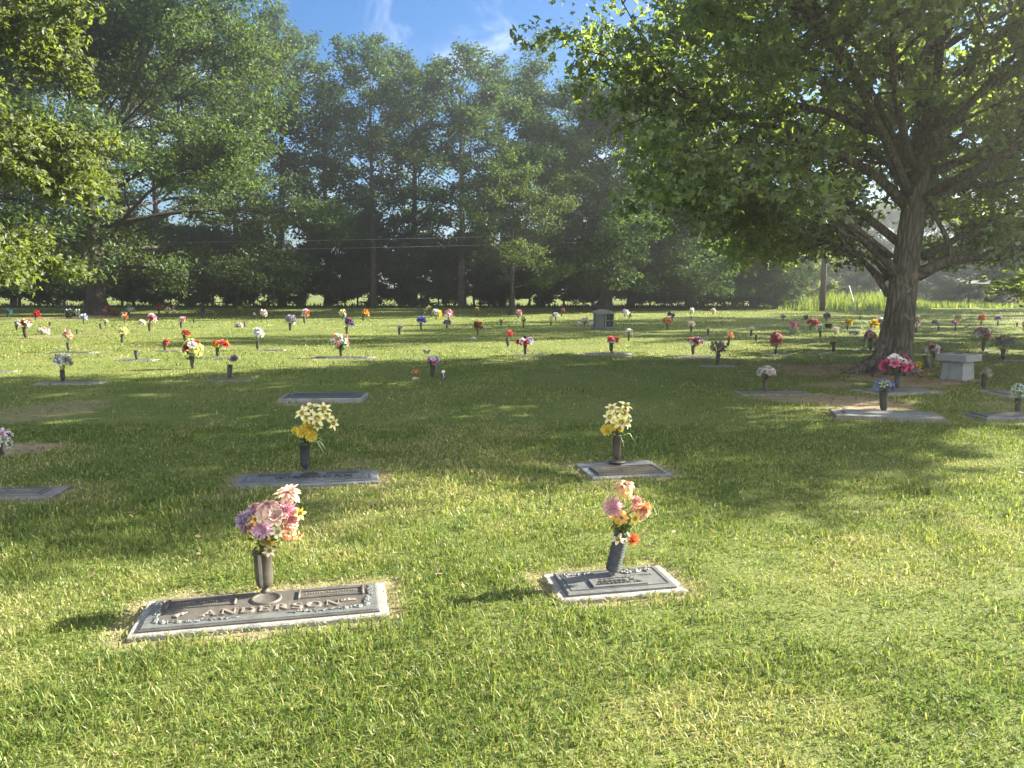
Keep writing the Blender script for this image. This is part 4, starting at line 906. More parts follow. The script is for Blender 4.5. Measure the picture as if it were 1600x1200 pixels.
# ------------------------------------------------------------------ the four nearest vases and their bouquets, bloom by bloom
YC = (0xff,)
def near_bouquet(g, z_top, top_px, label, blooms, leafc, n_leaf, leaf_sz, spread, hl, group='artificial flower bouquets', lean=(0, 0), extra=None, seed=1, narrow=.4):
    """blooms: (px, py, radius px, kind, base colour, tip colour, facing (x,y,z))"""
    rnd = random.Random(seed); Yd = g[1]; org = np.array([g[0] + lean[0], g[1], z_top]); t = thing('flower_bouquet', label, 'bouquet', org, group)
    ends = []
    for i, (px, py, r, kind, c0, c1, f) in enumerate(blooms):
        r *= 1.3; fd = lambda c_: tuple(int(v * .74 + q * .26) for v, q in zip(c_, (226, 206, 190))); c0, c1 = fd(c0), fd(c1)
        dy = (f[1] * .055 if f[1] else 0) + rnd.uniform(-.02, .02); P = at(px, py, Yd + dy); R = r * mpp(Yd)
        me = bloom_mesh(kind, i % 3, c0, c1, M_SEPAL if kind in ('dahlia', 'droop') else M_CENT)
        o = bpy.data.objects.new('bloom', me); link(o, t); F = frame(f, rnd.uniform(0, 6.28)); from mathutils import Matrix
        o.matrix_local = Matrix.Translation(Vector([float(v) for v in (P - org)])) @ Matrix([list(map(float, F[k])) + [0] for k in range(3)] + [[0, 0, 0, 1]]) @ Matrix.Scale(float(R), 4)
        ends.append(P - org - F[:, 2] * R * .1)
    mb = MB(); stems_and_leaves(mb, rnd, hl, spread, n_leaf, leaf_sz, ends, 0, narrow)
    mb.build('foliage', fol_mat(leafc), t)
    if extra: extra(t, org, Yd)
    return t
LC, DK, ORG, RED, PEA = (196, 160, 196), (150, 110, 160), (214, 120, 60), (196, 70, 50), (236, 200, 168)
CRM, YEL, PNK, SAL, MAU = (236, 228, 200), (226, 186, 40), (214, 120, 140), (204, 110, 96), (176, 120, 160)

# A: ANDERSON vase
ctr, aa, ww_, dd_, zz_ = FIT['anderson']; gA = G(415, 932)
hA = (932 - 866) * mpp(gA[1]) * 1.03; rA = 14.2 * mpp(gA[1])
va = thing('grave_vase', 'brown bronze vase with vertical strap on the ANDERSON marker', 'vase', (gA[0], gA[1], .026), 'bronze grave vases', (0, radians(-2), .35))
mb = MB(); lathe(mb, [(.001, 0), (rA * .55, 0), (rA * .55, .006), (rA * .36, .014), (rA * .34, .022), (rA * .66, .030), (rA * .88, .042), (rA * .97, .06), (rA, .10), (rA, hA * .96), (rA * 1.05, hA * .965), (rA * 1.05, hA), (rA * .9, hA), (rA * .86, hA * .9), (.001, hA * .5)], 32); mb.build('vase_body', M_VASEB, va)
mb = MB()
for a0 in (-pi * .62, pi * .4):
    for i in range(16):
        zq = [.034 + (hA - .038) * (i + q) / 16 for q in (0, 1)]; rr = [np.interp(zq_, [.03, .042, .06, .10, hA], [rA * .62, rA * .86, rA * .96, rA, rA]) + .003 for zq_ in zq]
        V = [(rr[k] * cos(a0 + da), rr[k] * sin(a0 + da), zq[k]) for k in (0, 1) for da in (-.17, .17)] + [((rr[k] - .006) * cos(a0 + da * 1.15), (rr[k] - .006) * sin(a0 + da * 1.15), zq[k]) for k in (0, 1) for da in (-.17, .17)]
        mb.add(V, np.array([[0, 1, 3, 2], [4, 0, 2, 6], [1, 5, 7, 3]]))
mb.build('strap', M_BRZHI, va)
BA = [(452, 769, 17, 'dahlia', SAL, (240, 214, 180), (.1, -.35, .9)), (417, 789, 18, 'droop', (208, 110, 100), (238, 206, 186), (0, -.35, .9)), (448, 796, 13, 'mum', (170, 90, 130), (222, 160, 176), (.3, -.8, .5)),
      (454, 811, 11, 'mum', (190, 90, 110), (228, 160, 160), (.6, -.75, .2)), (381, 813, 13, 'mum', (110, 90, 130), (170, 150, 186), (-.8, -.55, .2)), (396, 803, 12, 'mum', (128, 104, 140), (186, 160, 190), (-.45, -.55, .6)),
      (396, 791, 11, 'droop', (150, 60, 80), (206, 140, 150), (-.5, -.3, .8)), (411, 827, 14, 'mum', (176, 120, 170), (220, 180, 214), (-.1, -.95, .2)), (393, 824, 13, 'droop', (206, 100, 80), (232, 190, 166), (-.3, -.7, .4)),
      (451, 833, 15, 'droop', (214, 66, 36), (238, 170, 100), (.4, -.7, .35)), (434, 830, 9, 'lily', (214, 210, 150), (238, 236, 214), (.2, -.95, 0)), (466, 803, 9, 'lily', (206, 160, 30), (238, 206, 70), (.8, -.5, .2)),
      (401, 812, 8, 'lily', (214, 120, 30), (236, 176, 50), (0, -.9, .4)), (420, 845, 10, 'lily', (206, 160, 30), (240, 214, 80), (.1, -.7, -.5)), (421, 858, 9, 'lily', (210, 200, 150), (238, 232, 206), (.2, -.7, -.4)),
      (432, 806, 14, 'rose', (190, 130, 120), (236, 206, 190), (.1, -.8, .5)), (412, 805, 10, 'rose', (206, 170, 150), (236, 220, 200), (0, -.85, .4)), (460, 822, 11, 'droop', (200, 110, 90), (232, 180, 130), (.7, -.4, .2)), (440, 780, 9, 'lily', (210, 170, 40), (236, 206, 80), (.1, -.2, .9)),
      (384, 826, 9, 'mum', (120, 90, 120), (180, 150, 170), (-.9, -.3, 0)), (428, 796, 12, 'mum', (196, 120, 130), (232, 180, 180), (0, -.1, .95)), (466, 836, 7, 'lily', (210, 120, 60), (238, 190, 120), (.8, -.4, -.3))]
near_bouquet(gA, .026 + hA - .01, 866, 'large bouquet of pink, mauve, peach and orange dahlias in the ANDERSON vase', BA, (84, 88, 30), 46, .055, .17, .12, seed=2)

# B: tilted ribbed vase
gB = G(957, 903); hB = 66 * mpp(gB[1]); rB = 11.8 * mpp(gB[1]); tB = radians(13)
vb = thing('grave_vase', 'tilted dark ribbed vase on the right bronze marker', 'vase', (gB[0], gB[1], .045), 'bronze grave vases', (radians(-2), tB, 0))
prof = [(.001, 0), (rB * .95, 0), (rB, .006)]; nr = 23
for i in range(nr): zq = .008 + (hB - .016) * i / nr; dz = (hB - .016) / nr; prof += [(rB * .975, zq), (rB * 1.03, zq + dz * .5)]
prof += [(rB * .98, hB), (rB * .88, hB), (rB * .84, hB * .9), (.001, hB * .5)]
mb = MB(); lathe(mb, prof, 40, smooth=False); mb.build('vase_body', M_VASEG, vb)
mb = MB(); lathe(mb, [(rB * .5, -.03), (rB * .62, -.026), (rB * .42, -.012), (rB * .40, .0)], 20); mb.build('socket', M_BRZG, vb)
BBq = [(977, 758, 18, 'droop', (200, 100, 110), (244, 214, 130), (.05, -.35, .9)), (958, 792, 14, 'mum', (176, 100, 140), (226, 176, 176), (-.3, -.8, .5)), (950, 798, 11, 'droop', (206, 130, 100), (236, 190, 150), (-.7, -.4, .2)),
       (971, 809, 15, 'droop', (222, 110, 30), (246, 204, 70), (.1, -.75, .4)), (1004, 796, 17, 'droop', (206, 120, 70), (240, 196, 150), (.5, -.5, .6)), (1008, 794, 10, 'mum', (206, 110, 60), (232, 160, 110), (.6, -.6, .4)),
       (994, 783, 8, 'mum', (170, 80, 90), (222, 150, 140), (.1, -.4, .9)), (988, 842, 9, 'mum', (206, 60, 24), (232, 110, 50), (.6, -.75, 0)), (966, 839, 10, 'lily', (214, 206, 160), (240, 236, 214), (-.1, -.7, -.4)),
       (991, 810, 8, 'lily', (220, 180, 40), (244, 220, 80), (.2, -.8, .1)), (974, 842, 7, 'lily', (216, 210, 180), (240, 236, 220), (.2, -.7, -.4))]
topB = np.array([gB[0] + hB * sin(tB), gB[1], .045 + hB * cos(tB)])
near_bouquet(gB, topB[2] - .01, 840, 'open bouquet of peach, mauve and orange dahlias in the tilted ribbed vase', BBq, (92, 104, 40), 26, .062, .11, .12, lean=(hB * sin(tB), 0), seed=5, narrow=.5)

# C, D: the two daffodil vases
def strap_leaves(specs, col):
    def f(t, org, Yd):
        mb = MB()
        for pts, w in specs:
            P = np.array([at(px, py, Yd + dy) - org for px, py, dy in pts]); q = np.linspace(0, len(P) - 1, 12); P = np.stack([np.interp(q, range(len(P)), P[:, k]) for k in range(3)], 1)
            wd = w * mpp(Yd) * np.sin(np.linspace(.25, .98, 12) * pi) ** .7; L, R_ = P + np.stack([wd * 0, wd, wd * .4], 1) + (.0, 0, 0), P - np.stack([wd * .5, wd * .6, 0 * wd], 1); i = np.arange(11)
            mb.add(np.concatenate([L, R_]), np.stack([i, i + 1, i + 13, i + 12], 1), 0, 0, True)
        mb.build('strap_leaf', fol_mat(col), t)
    return f
PY0, PY1, GD0, GD1 = (234, 216, 90), (245, 240, 176), (208, 176, 24), (242, 218, 60)
def near_vase(px, py, top, r_px, label, mat, base_disc=False):
    g = G(px, py); h = (py - top) * mpp(g[1]) * 1.03; r = r_px * mpp(g[1]); t = thing('grave_vase', label, 'vase', (g[0], g[1], .024), 'bronze grave vases')
    mb = MB(); lathe(mb, [(r * .30, .0), (r * .30, .012), (r * .40, .022), (r * .72, .036), (r * .92, .056), (r, .09), (r, h * .955), (r * 1.05, h * .96), (r * 1.05, h), (r * .9, h), (r * .86, h * .9), (.001, h * .5)], 28); mb.build('vase_body', mat, t)
    mb = MB(); q = 2.1 if base_disc else .75; lathe(mb, [(.001, .0), (r * q, .0), (r * q, .005), (r * q * .7, .009), (r * .32, .012)], 28); mb.build('foot', mat, t)
    return g, h, t
gC, hC, _ = near_vase(477.5, 739, 697, 7.8, 'plain slate bronze vase on the WINEHORN marker', M_VASEG)
BC = [(475, 648, 11, 'lily', PY0, PY1, (-.3, -.6, .7)), (486, 640, 11, 'lily', PY0, PY1, (0, -.4, .9)), (505, 641, 10, 'lily', PY0, PY1, (.4, -.4, .8)), (496, 655, 11, 'lily', PY0, PY1, (.1, -.8, .5)), (509, 652, 9, 'lily', PY0, PY1, (.4, -.6, .5)),
      (518, 661, 9, 'lily', PY0, PY1, (.8, -.5, 0)), (481, 652, 8, 'lily', PY0, PY1, (-.1, -.9, 0)), (497, 664, 7, 'lily', PY0, PY1, (.1, -.8, -.3)), (462, 673, 6, 'mum', GD0, GD1, (-.7, -.5, .3)), (472, 675, 8, 'mum', GD0, GD1, (-.2, -.9, .3)), (484, 669, 8, 'mum', GD0, GD1, (0, -.6, .8)),
      (486, 681, 8, 'mum', GD0, GD1, (.2, -.9, .1)), (478, 667, 7, 'mum', GD0, GD1, (-.2, -.5, .8))]
near_bouquet(gC, .024 + hC - .005, 697, 'pale daffodils over yellow marigolds in the left shaded vase', BC, (88, 104, 44), 22, .06, .10, .10, seed=7,
             extra=strap_leaves([([(484, 690, 0), (497, 684, 0), (507, 689, -.02)], 2.2), ([(484, 692, 0), (496, 690, -.02), (505, 706, -.03)], 2.2), ([(486, 692, .02), (500, 689, .02), (510, 704, .02)], 2.4), ([(474, 692, 0), (466, 688, 0), (460, 684, 0)], 2)], (140, 156, 100)))
gD, hD, _ = near_vase(963.5, 725, 683, 6.6, 'brown vase on round foot on the slate marker', M_VASEB, True)
BD = [(957, 640, 9, 'lily', PY0, PY1, (-.3, -.5, .8)), (976, 636, 9, 'lily', PY0, PY1, (.4, -.4, .8)), (954, 652, 9, 'lily', PY0, PY1, (-.4, -.8, .3)), (973, 648, 10, 'lily', PY0, PY1, (.2, -.7, .6)), (970, 659, 10, 'lily', PY0, PY1, (.1, -.95, .1)), (978, 660, 8, 'lily', PY0, PY1, (.7, -.6, 0)), (966, 643, 8, 'lily', PY0, PY1, (0, -.3, .9)), (963, 654, 8, 'lily', PY0, PY1, (-.1, -.9, .2)),
      (948, 671, 8, 'mum', GD0, GD1, (-.6, -.7, .2)), (958, 666, 6, 'mum', GD0, GD1, (-.1, -.9, 0)), (969, 669, 5, 'mum', GD0, GD1, (.3, -.9, 0))]
near_bouquet(gD, .024 + hD - .005, 683, 'dense pale daffodils with few marigolds in the right shaded vase', BD, (84, 96, 40), 22, .055, .09, .10, seed=9,
             extra=strap_leaves([([(962, 683, 0), (956, 684, -.03), (957, 703, -.05)], 2.4), ([(968, 682, 0), (984, 677, 0), (992, 690, 0)], 1.6), ([(970, 683, -.02), (974, 690, -.04), (975, 700, -.04)], 2)], (140, 160, 96)))

# ------------------------------------------------------------------ the rows of graves behind: one line per grave
WH, LIL, GRY, OLV, NAV, BLU, TEAL = (236, 232, 228), (170, 156, 190), (130, 132, 136), (96, 104, 50), (44, 50, 100), (64, 88, 180), (70, 140, 160)
RD, CR, PK, HP, OR, YL, PL, RST, TAN, PCH = (190, 40, 40), (226, 214, 180), (214, 150, 166), (214, 70, 120), (220, 104, 46), (232, 204, 50), (224, 222, 130), (130, 60, 50), (180, 150, 120), (232, 176, 140)
DG, MG, LG = (44, 60, 34), (70, 96, 44), (120, 140, 84)
# (vase px, py, top) or None ; bouquet cx, cy, w, h ; bloom colours ; bloom kind ; foliage colour ; short description
ROW = [
 ((12.5, 496, 490), 13.7, 487, 11, 8, [TEAL, GRY], 'puff', DG, 'small teal bouquet in the far left corner of the lawn'),
 ((55.6, 501, 496), 57, 490.5, 11, 12, [RD, (206, 60, 44)], 'puff', DG, 'solid red bouquet at far left, left of the oak'),
 ((40.2, 528, 512), 40.5, 505, 17, 15, [WH, CR, RD, YL], 'puff', MG, 'big cream bouquet with red and yellow, far left'),
 ((27, 517, 509), 29, 506, 12, 10, [WH, GRY], 'puff', DG, 'white bouquet touching the big cream one at far left'),
 ((107.8, 549, 536), 105, 525, 14, 18, [PCH, PK, CR, YL], 'puff', MG, 'peach and pink bouquet with yellow underside at left'),
 ((130.6, 506.5, 501), 130, 495.5, 12, 9, [(180, 190, 220), WH], 'puff', DG, 'pale lavender-blue bouquet left of the oak trunk'),
 ((165, 510, 503), 165.6, 501, 7, 6, [CR], 'puff', LG, 'tiny cream sprig before the oak trunk'),
 ((165.6, 496, 489), 166, 484, 13, 9, [RST, RD, PK], 'puff', DG, 'dull red bouquet against the oak trunk'),
 ((194.4, 504.5, 499), 195, 495, 11, 8, [OR, WH], 'puff', DG, 'orange bouquet right of the oak trunk'),
 ((191, 536, 523), 192, 518, 15, 11, [PL, CR], 'puff', LG, 'pale yellow-green bouquet alone in the left rows'),
 ((98.5, 597, 579), 97, 564, 34, 24, [GRY, (190, 196, 206), WH], 'lily', (60, 84, 50), 'sparse leafy bouquet with grey-blue blooms at left'),
 ((201.5, 496, 487), 205, 483, 14, 10, [GRY, DG, WH], 'puff', DG, 'dark green and grey bouquet just right of the oak'),
 ((248.5, 491, 484), 248, 479, 10, 9, [HP, RD], 'puff', MG, 'hot pink bouquet in the shade behind the rows'),
 ((261, 496, 490), 262, 485, 9, 10, [WH, YL], 'puff', MG, 'white and yellow bouquet right of the hot pink one'),
 ((271, 496, 491), 271.5, 485.5, 6, 14, [TAN, PK, WH], 'puff', LG, 'slim tan and white bouquet beside the white and yellow'),
 ((233.7, 517.5, 506), 237, 498, 14, 18, [PK, WH, (180, 90, 110)], 'puff', MG, 'tall pink and white bouquet in the left rows'),
 ((283, 513, 504), 285, 499, 11, 9, [PK, WH], 'puff', DG, 'small pink and white bouquet right of the tall one'),
 ((311, 491.5, 487), 309, 485, 8, 6, [YL], 'puff', MG, 'little yellow bouquet beside the deep blue one'),
 ((316, 497, 492), 316.5, 487, 8, 11, [NAV, BLU], 'puff', DG, 'deep blue bouquet in the far left rows'),
 ((335, 498, 492.5), 335.6, 489.5, 5, 6, [OLV, TAN], 'puff', OLV, 'tiny brown-green bouquet right of the deep blue one'),
 ((374, 491, 485.5), 375, 482, 10, 9, [PL], 'tuft', LG, 'spidery pale yellow bouquet at the edge of the wood'),
 ((397, 498.5, 492), 397, 490.5, 6, 6, [WH, RD], 'puff', DG, 'tiny white bouquet with a red dot by the pink oval'),
 ((289, 534, 524), 290, 520.5, 15, 11, [OR, PK, (230, 130, 100)], 'puff', MG, 'orange and pink bouquet above the tall green one'),
 ((258, 547.5, 539), 259, 535.5, 10, 10, [(206, 70, 50), RST], 'puff', MG, 'small red-orange bouquet low in its vase at left'),
 ((301.5, 576, 557), 300, 546, 33, 35, [PL, WH, (230, 226, 150), (170, 80, 60)], 'rose', (50, 78, 36), 'tall green bouquet dotted with pale yellow roses'),
 ((340, 558, 544), 344, 538, 28, 14, [(206, 50, 60), HP, YL, OR], 'rose', DG, 'low red bouquet with a yellow top'),
 ((358, 591, 571), 365.6, 561, 13, 10, [(130, 118, 140)], 'mum', DG, 'single grey-lilac hydrangea leaning from its vase'),
 ((402.5, 546.5, 534), 404, 522, 17, 20, [WH, (190, 196, 220), WH, LG], 'puff', MG, 'upright blue-white bouquet with green underside'),
 ((409, 500.5, 496), 411.5, 490, 12, 14, [(230, 206, 206), WH], 'puff', DG, 'pale pink oval bouquet in the far rows'),
 ((425.6, 496, 492), 427, 489, 7, 7, [GRY, WH], 'puff', DG, 'small grey-white bouquet right of the pale pink oval'),
 ((453.5, 517, 506), 454, 499.5, 18, 15, [(160, 150, 160), LIL, GRY], 'puff', MG, 'lilac-grey domed bouquet in the middle rows'),
 ((476, 506, 497), 477, 490.5, 15, 15, [OR, PK, WH, LIL], 'puff', MG, 'orange, pink and white bouquet right of the lilac dome'),
 ((535, 499.5, 495), 535, 490, 11, 13, [CR, (230, 220, 150)], 'puff', LG, 'cream oval bouquet alone in the far rows'),
 ((568, 502, 495), 571, 489, 12, 12, [(226, 150, 40), OR, YL], 'puff', OLV, 'orange and yellow bouquet right of the cream oval'),
 ((542.5, 523, 512), 545, 504, 14, 15, [(90, 96, 170), RD, (110, 70, 110)], 'puff', DG, 'blue and red bouquet standing in the shadow band'),
 ((533, 558, 546), 532, 533.5, 32, 30, [WH, WH, (226, 90, 100), WH], 'tuft', (70, 110, 64), 'tall white and green bouquet topped with red'),
 ((658, 515.5, 506), 658, 500.5, 15, 13, [(70, 80, 170), (110, 110, 190)], 'puff', DG, 'blue-violet bouquet in the middle rows'),
 ((698, 514.5, 508), 698, 504, 13, 10, [(80, 66, 96), LIL, GRY], 'puff', DG, 'dusky purple bouquet below the pink ball'),
 ((700.6, 500, 496), 701, 491.5, 15, 15, [(214, 120, 140), PK, WH], 'puff', MG, 'round pink ball bouquet in the far rows'),
 ((681.5, 500.5, 497), 682, 489, 17, 12, [YL, (140, 190, 220), WH, PL], 'puff', MG, 'yellow and pale blue bouquet left of the pink ball'),
 ((674, 496.5, 491), 670, 483, 10, 10, [OLV, PL], 'puff', OLV, 'olive bouquet behind the yellow and pale blue one'),
 ((661, 494.5, 489), 661, 486, 9, 9, [GRY, OLV], 'puff', OLV, 'grey-olive bouquet in the shade above the blue-violet'),
 ((624, 523.5, 513), 625.6, 511, 9, 6, [(150, 130, 150)], 'puff', DG, 'flat lilac-grey bouquet in the shadow band'),
 ((745.6, 495.5, 489), 746, 484, 10, 9, [OLV, (180, 160, 60)], 'puff', OLV, 'olive-yellow bouquet at the edge of the wood'),
 ((746, 524.5, 516), 746, 509, 15, 16, [RST, (180, 110, 40), OLV], 'puff', OLV, 'brown and orange autumn bouquet in the shadow band'),
 ((783, 509.5, 504), 783, 502, 8, 6, [(130, 80, 120), PK], 'puff', DG, 'tiny purple-pink bouquet left of the pale young tree'),
 ((794, 542.5, 529), 796, 522, 12, 12, [(220, 70, 80), (230, 110, 110)], 'puff', MG, 'coral red bouquet left of the red, white and navy one'),
 ((675, 589.5, 571), 676.5, 564, 25, 17, [(90, 190, 206), PK, PCH, WH, (190, 110, 150)], 'rose', MG, 'pastel bouquet with turquoise side under a butterfly'),
 ((809.6, 498, 494), 810.6, 489, 11, 10, [PK, (226, 190, 190)], 'puff', DG, 'pink bouquet at the foot of the pale young tree'),
 ((818, 512.5, 505), 817.5, 500.5, 8, 13, [(84, 90, 76), GRY], 'puff', OLV, 'dark olive upright bouquet right of the young tree'),
 ((820.6, 554.5, 541), 820.6, 534, 28, 16, [RD, WH, NAV, (150, 150, 190), RD], 'rose', DG, 'red, white and navy bouquet in the middle rows'),
 ((868, 501, 496), 868.5, 492.5, 12, 8, [WH, LIL], 'puff', DG, 'white and lilac bouquet left of the grey monument'),
 ((861, 509.5, 503), 861, 499, 6, 10, [CR, TAN], 'puff', LG, 'slim cream bouquet before the white and lilac one'),
 ((877.5, 494.5, 489), 880, 484.5, 6, 7, [(190, 80, 90), PK], 'puff', DG, 'tiny red bouquet on a tall stem near the wood'),
 ((914, 509.5, 504), 914, 500, 12, 10, [WH, PCH, CR], 'puff', DG, 'white and peach bouquet between two lamb statues'),
 ((976, 496, 492), 977, 487.5, 12, 9, [WH, LIL], 'puff', DG, 'white lilac bouquet right of the grey monument'),
 ((983, 499.5, 496), 983.5, 494, 8, 7, [NAV, WH], 'puff', DG, 'small navy and white bouquet by the grey monument'),
 ((982, 533, 524), 983, 519, 13, 11, [(150, 150, 146), WH], 'puff', MG, 'grey-white bouquet right of the red heart bouquet'),
 ((955, 551.5, 536), 957, 531.5, 21, 12, [(214, 70, 64), (220, 96, 90), WH], 'puff', DG, 'red heart-shaped bouquet with a white top'),
 ((1042, 515.5, 507), 1042, 502, 18, 13, [OR, (170, 70, 40), PCH], 'tuft', RST, 'rust orange spreading bouquet in the far rows'),
 ((1050, 501, 495), 1049, 492, 12, 10, [NAV, WH, (80, 90, 120)], 'puff', DG, 'navy and white bouquet behind the rust orange one'),
 ((1080, 519.5, 511), 1080, 507, 11, 9, [WH, CR], 'puff', MG, 'white bouquet below the blue-grey cup'),
 ((1079.6, 492.5, 488), 1081, 485.5, 8, 8, [WH], 'puff', LG, 'white ball bouquet above the blue-grey cup'),
 ((1114, 492.5, 489), 1114.4, 486, 9, 8, [WH, CR], 'puff', DG, 'cream-white bouquet right of the white ball'),
 ((1106, 524.5, 515), 1106.5, 513.5, 6, 4, [WH], 'puff', LG, 'few white petals just above a vase rim'),
 ((1083, 554.5, 541), 1087.5, 534, 27, 15, [LIL, WH, (214, 76, 56), (120, 110, 140)], 'rose', MG, 'lilac and white bouquet with orange-red edges'),
 ((1138, 541, 531), 1141, 525.5, 13, 14, [PCH, OR, (226, 150, 90)], 'tuft', RST, 'peach-orange bouquet behind the big lilac dome'),
 ((1121, 570.5, 554), 1123, 543, 31, 24, [(130, 112, 146), (160, 140, 170), (104, 92, 116)], 'tuft', (76, 70, 80), 'big lilac dome bouquet in the sunny middle rows'),
 ((1173.5, 526, 517), 1175, 513, 10, 6, [WH], 'lily', LG, 'white trumpet flowers in the middle rows'),
 ((1196, 612, 593), 1197.5, 581, 36, 24, [WH, WH, (196, 160, 150), (226, 224, 230)], 'daisy', (70, 64, 50), 'white daisies with tan petals, left of the trunk'),
 ((1212.5, 554, 546), 1213, 532, 21, 31, [(190, 120, 116), (206, 160, 150), (170, 90, 90)], 'rose', MG, 'dusty pink cone bouquet left of the trunk'),
 ((1223, 503.5, 498), 1223.4, 495, 9, 6, [(80, 90, 110), GRY], 'puff', DG, 'slate-blue bouquet at the far right rows'),
 ((1291, 503, 497), 1292, 493.5, 11, 11, [(90, 70, 90), (110, 96, 110)], 'puff', DG, 'dark mauve bouquet below the wooden pole'),
 ((1266, 516.5, 510), 1270, 504, 20, 12, [(180, 90, 100), (206, 140, 140), RD], 'puff', MG, 'dusty rose bouquet right of the pink basket'),
 ((1282, 528.5, 519), 1280, 512.5, 12, 12, [(170, 190, 160), WH], 'puff', MG, 'pale green and white bouquet below the dusty rose'),
 ((1324, 516, 510), 1326, 504, 13, 12, [YL, (226, 180, 30)], 'puff', OLV, 'bright yellow ball bouquet left of the trunk'),
 ((1376, 515, 509), 1376, 502, 14, 11, [LIL, WH, GRY], 'puff', DG, 'lilac-white bouquet touching the left side of the trunk'),
 ((1302, 550.5, 537), 1301, 536, 10, 5, [RST], 'puff', DG, 'few dark rust petals in a lone vase near the trunk'),
 ((1360, 547.5, 531), 1360.6, 525, 20, 15, [PK, LIL, (150, 60, 70)], 'rose', DG, 'pink and dark red bouquet beside the leaning hook'),
 ((1431, 520.5, 512), 1433, 502, 11, 20, [PCH, WH, LIL], 'puff', MG, 'peach and white bouquet half hidden by the trunk'),
 ((1466.5, 518, 511), 1460.6, 504, 10, 8, [LIL, GRY], 'puff', MG, 'lilac-grey head leaning left out of its vase'),
 ((1493, 518, 511), 1491, 504.5, 11, 8, [(206, 140, 160), PK], 'puff', MG, 'pink bouquet overlapping the tan one'),
 ((1496, 508, 503), 1496.5, 497, 11, 10, [TAN, (190, 170, 100)], 'puff', OLV, 'tan bouquet above the overlapping pink one'),
 ((1532.5, 509.5, 504), 1534, 498, 13, 13, [(226, 140, 90), OR, PCH], 'puff', MG, 'orange ball bouquet right of the trunk'),
 ((1558.5, 509.5, 503), 1560, 498, 11, 11, [LIL, (150, 140, 160)], 'puff', MG, 'lilac ball bouquet right of the orange one'),
 ((1588.7, 511.5, 505), 1589, 502.5, 8, 5, [WH, CR], 'puff', LG, 'flat white bouquet near the right edge'),
 ((1599, 512, 508), 1599.5, 505, 6, 6, [PK], 'puff', MG, 'little pink bouquet cut by the right edge'),
 ((1535.6, 549.5, 536), 1536, 522, 27, 21, [PK, WH, (206, 130, 150), LIL], 'rose', MG, 'pink and white bouquet behind the granite pedestal'),
 ((1567, 563, 546), 1570, 536, 31, 27, [(120, 116, 120), (140, 136, 130), GRY], 'lily', (96, 96, 80), 'withered grey bouquet right of the granite pedestal'),
 ((1452, 576, 556), 1459, 547, 28, 17, [(150, 60, 84), WH, WH, (206, 190, 206)], 'rose', DG, 'white bouquet with a dark rose heart by the pedestal'),
 ((1537.4, 607, 584), 1541.5, 584, 19, 23, [(200, 196, 176), (170, 164, 150), CR], 'tuft', (110, 110, 84), 'withered cream flowers before the pedestal'),
 ((1401, 608, 586), 1402.5, 571, 50, 36, [(214, 70, 120), (226, 130, 160), (180, 40, 60), WH, (214, 84, 130)], 'rose', (48, 66, 36), 'large bouquet of pink and red roses at the big trunk'),
 ((1380.6, 644, 613), 1382, 603, 34, 21, [(70, 96, 160), (110, 130, 190), (60, 76, 120), (150, 170, 110)], 'lily', (70, 80, 66), 'blue bouquet on the long tilted slab'),
 ((1589.5, 646, 623), 1592, 612, 24, 30, [WH, (170, 200, 220), (190, 206, 150)], 'lily', (110, 140, 90), 'white and pale blue bouquet at the right edge'),
 ((-1, 716, 700), 4, 688, 36, 44, [WH, (226, 180, 206), WH, (206, 206, 226)], 'lily', (80, 100, 50), 'white and pink bouquet cut by the left edge'),
]
GRP_B = 'artificial flower bouquets'
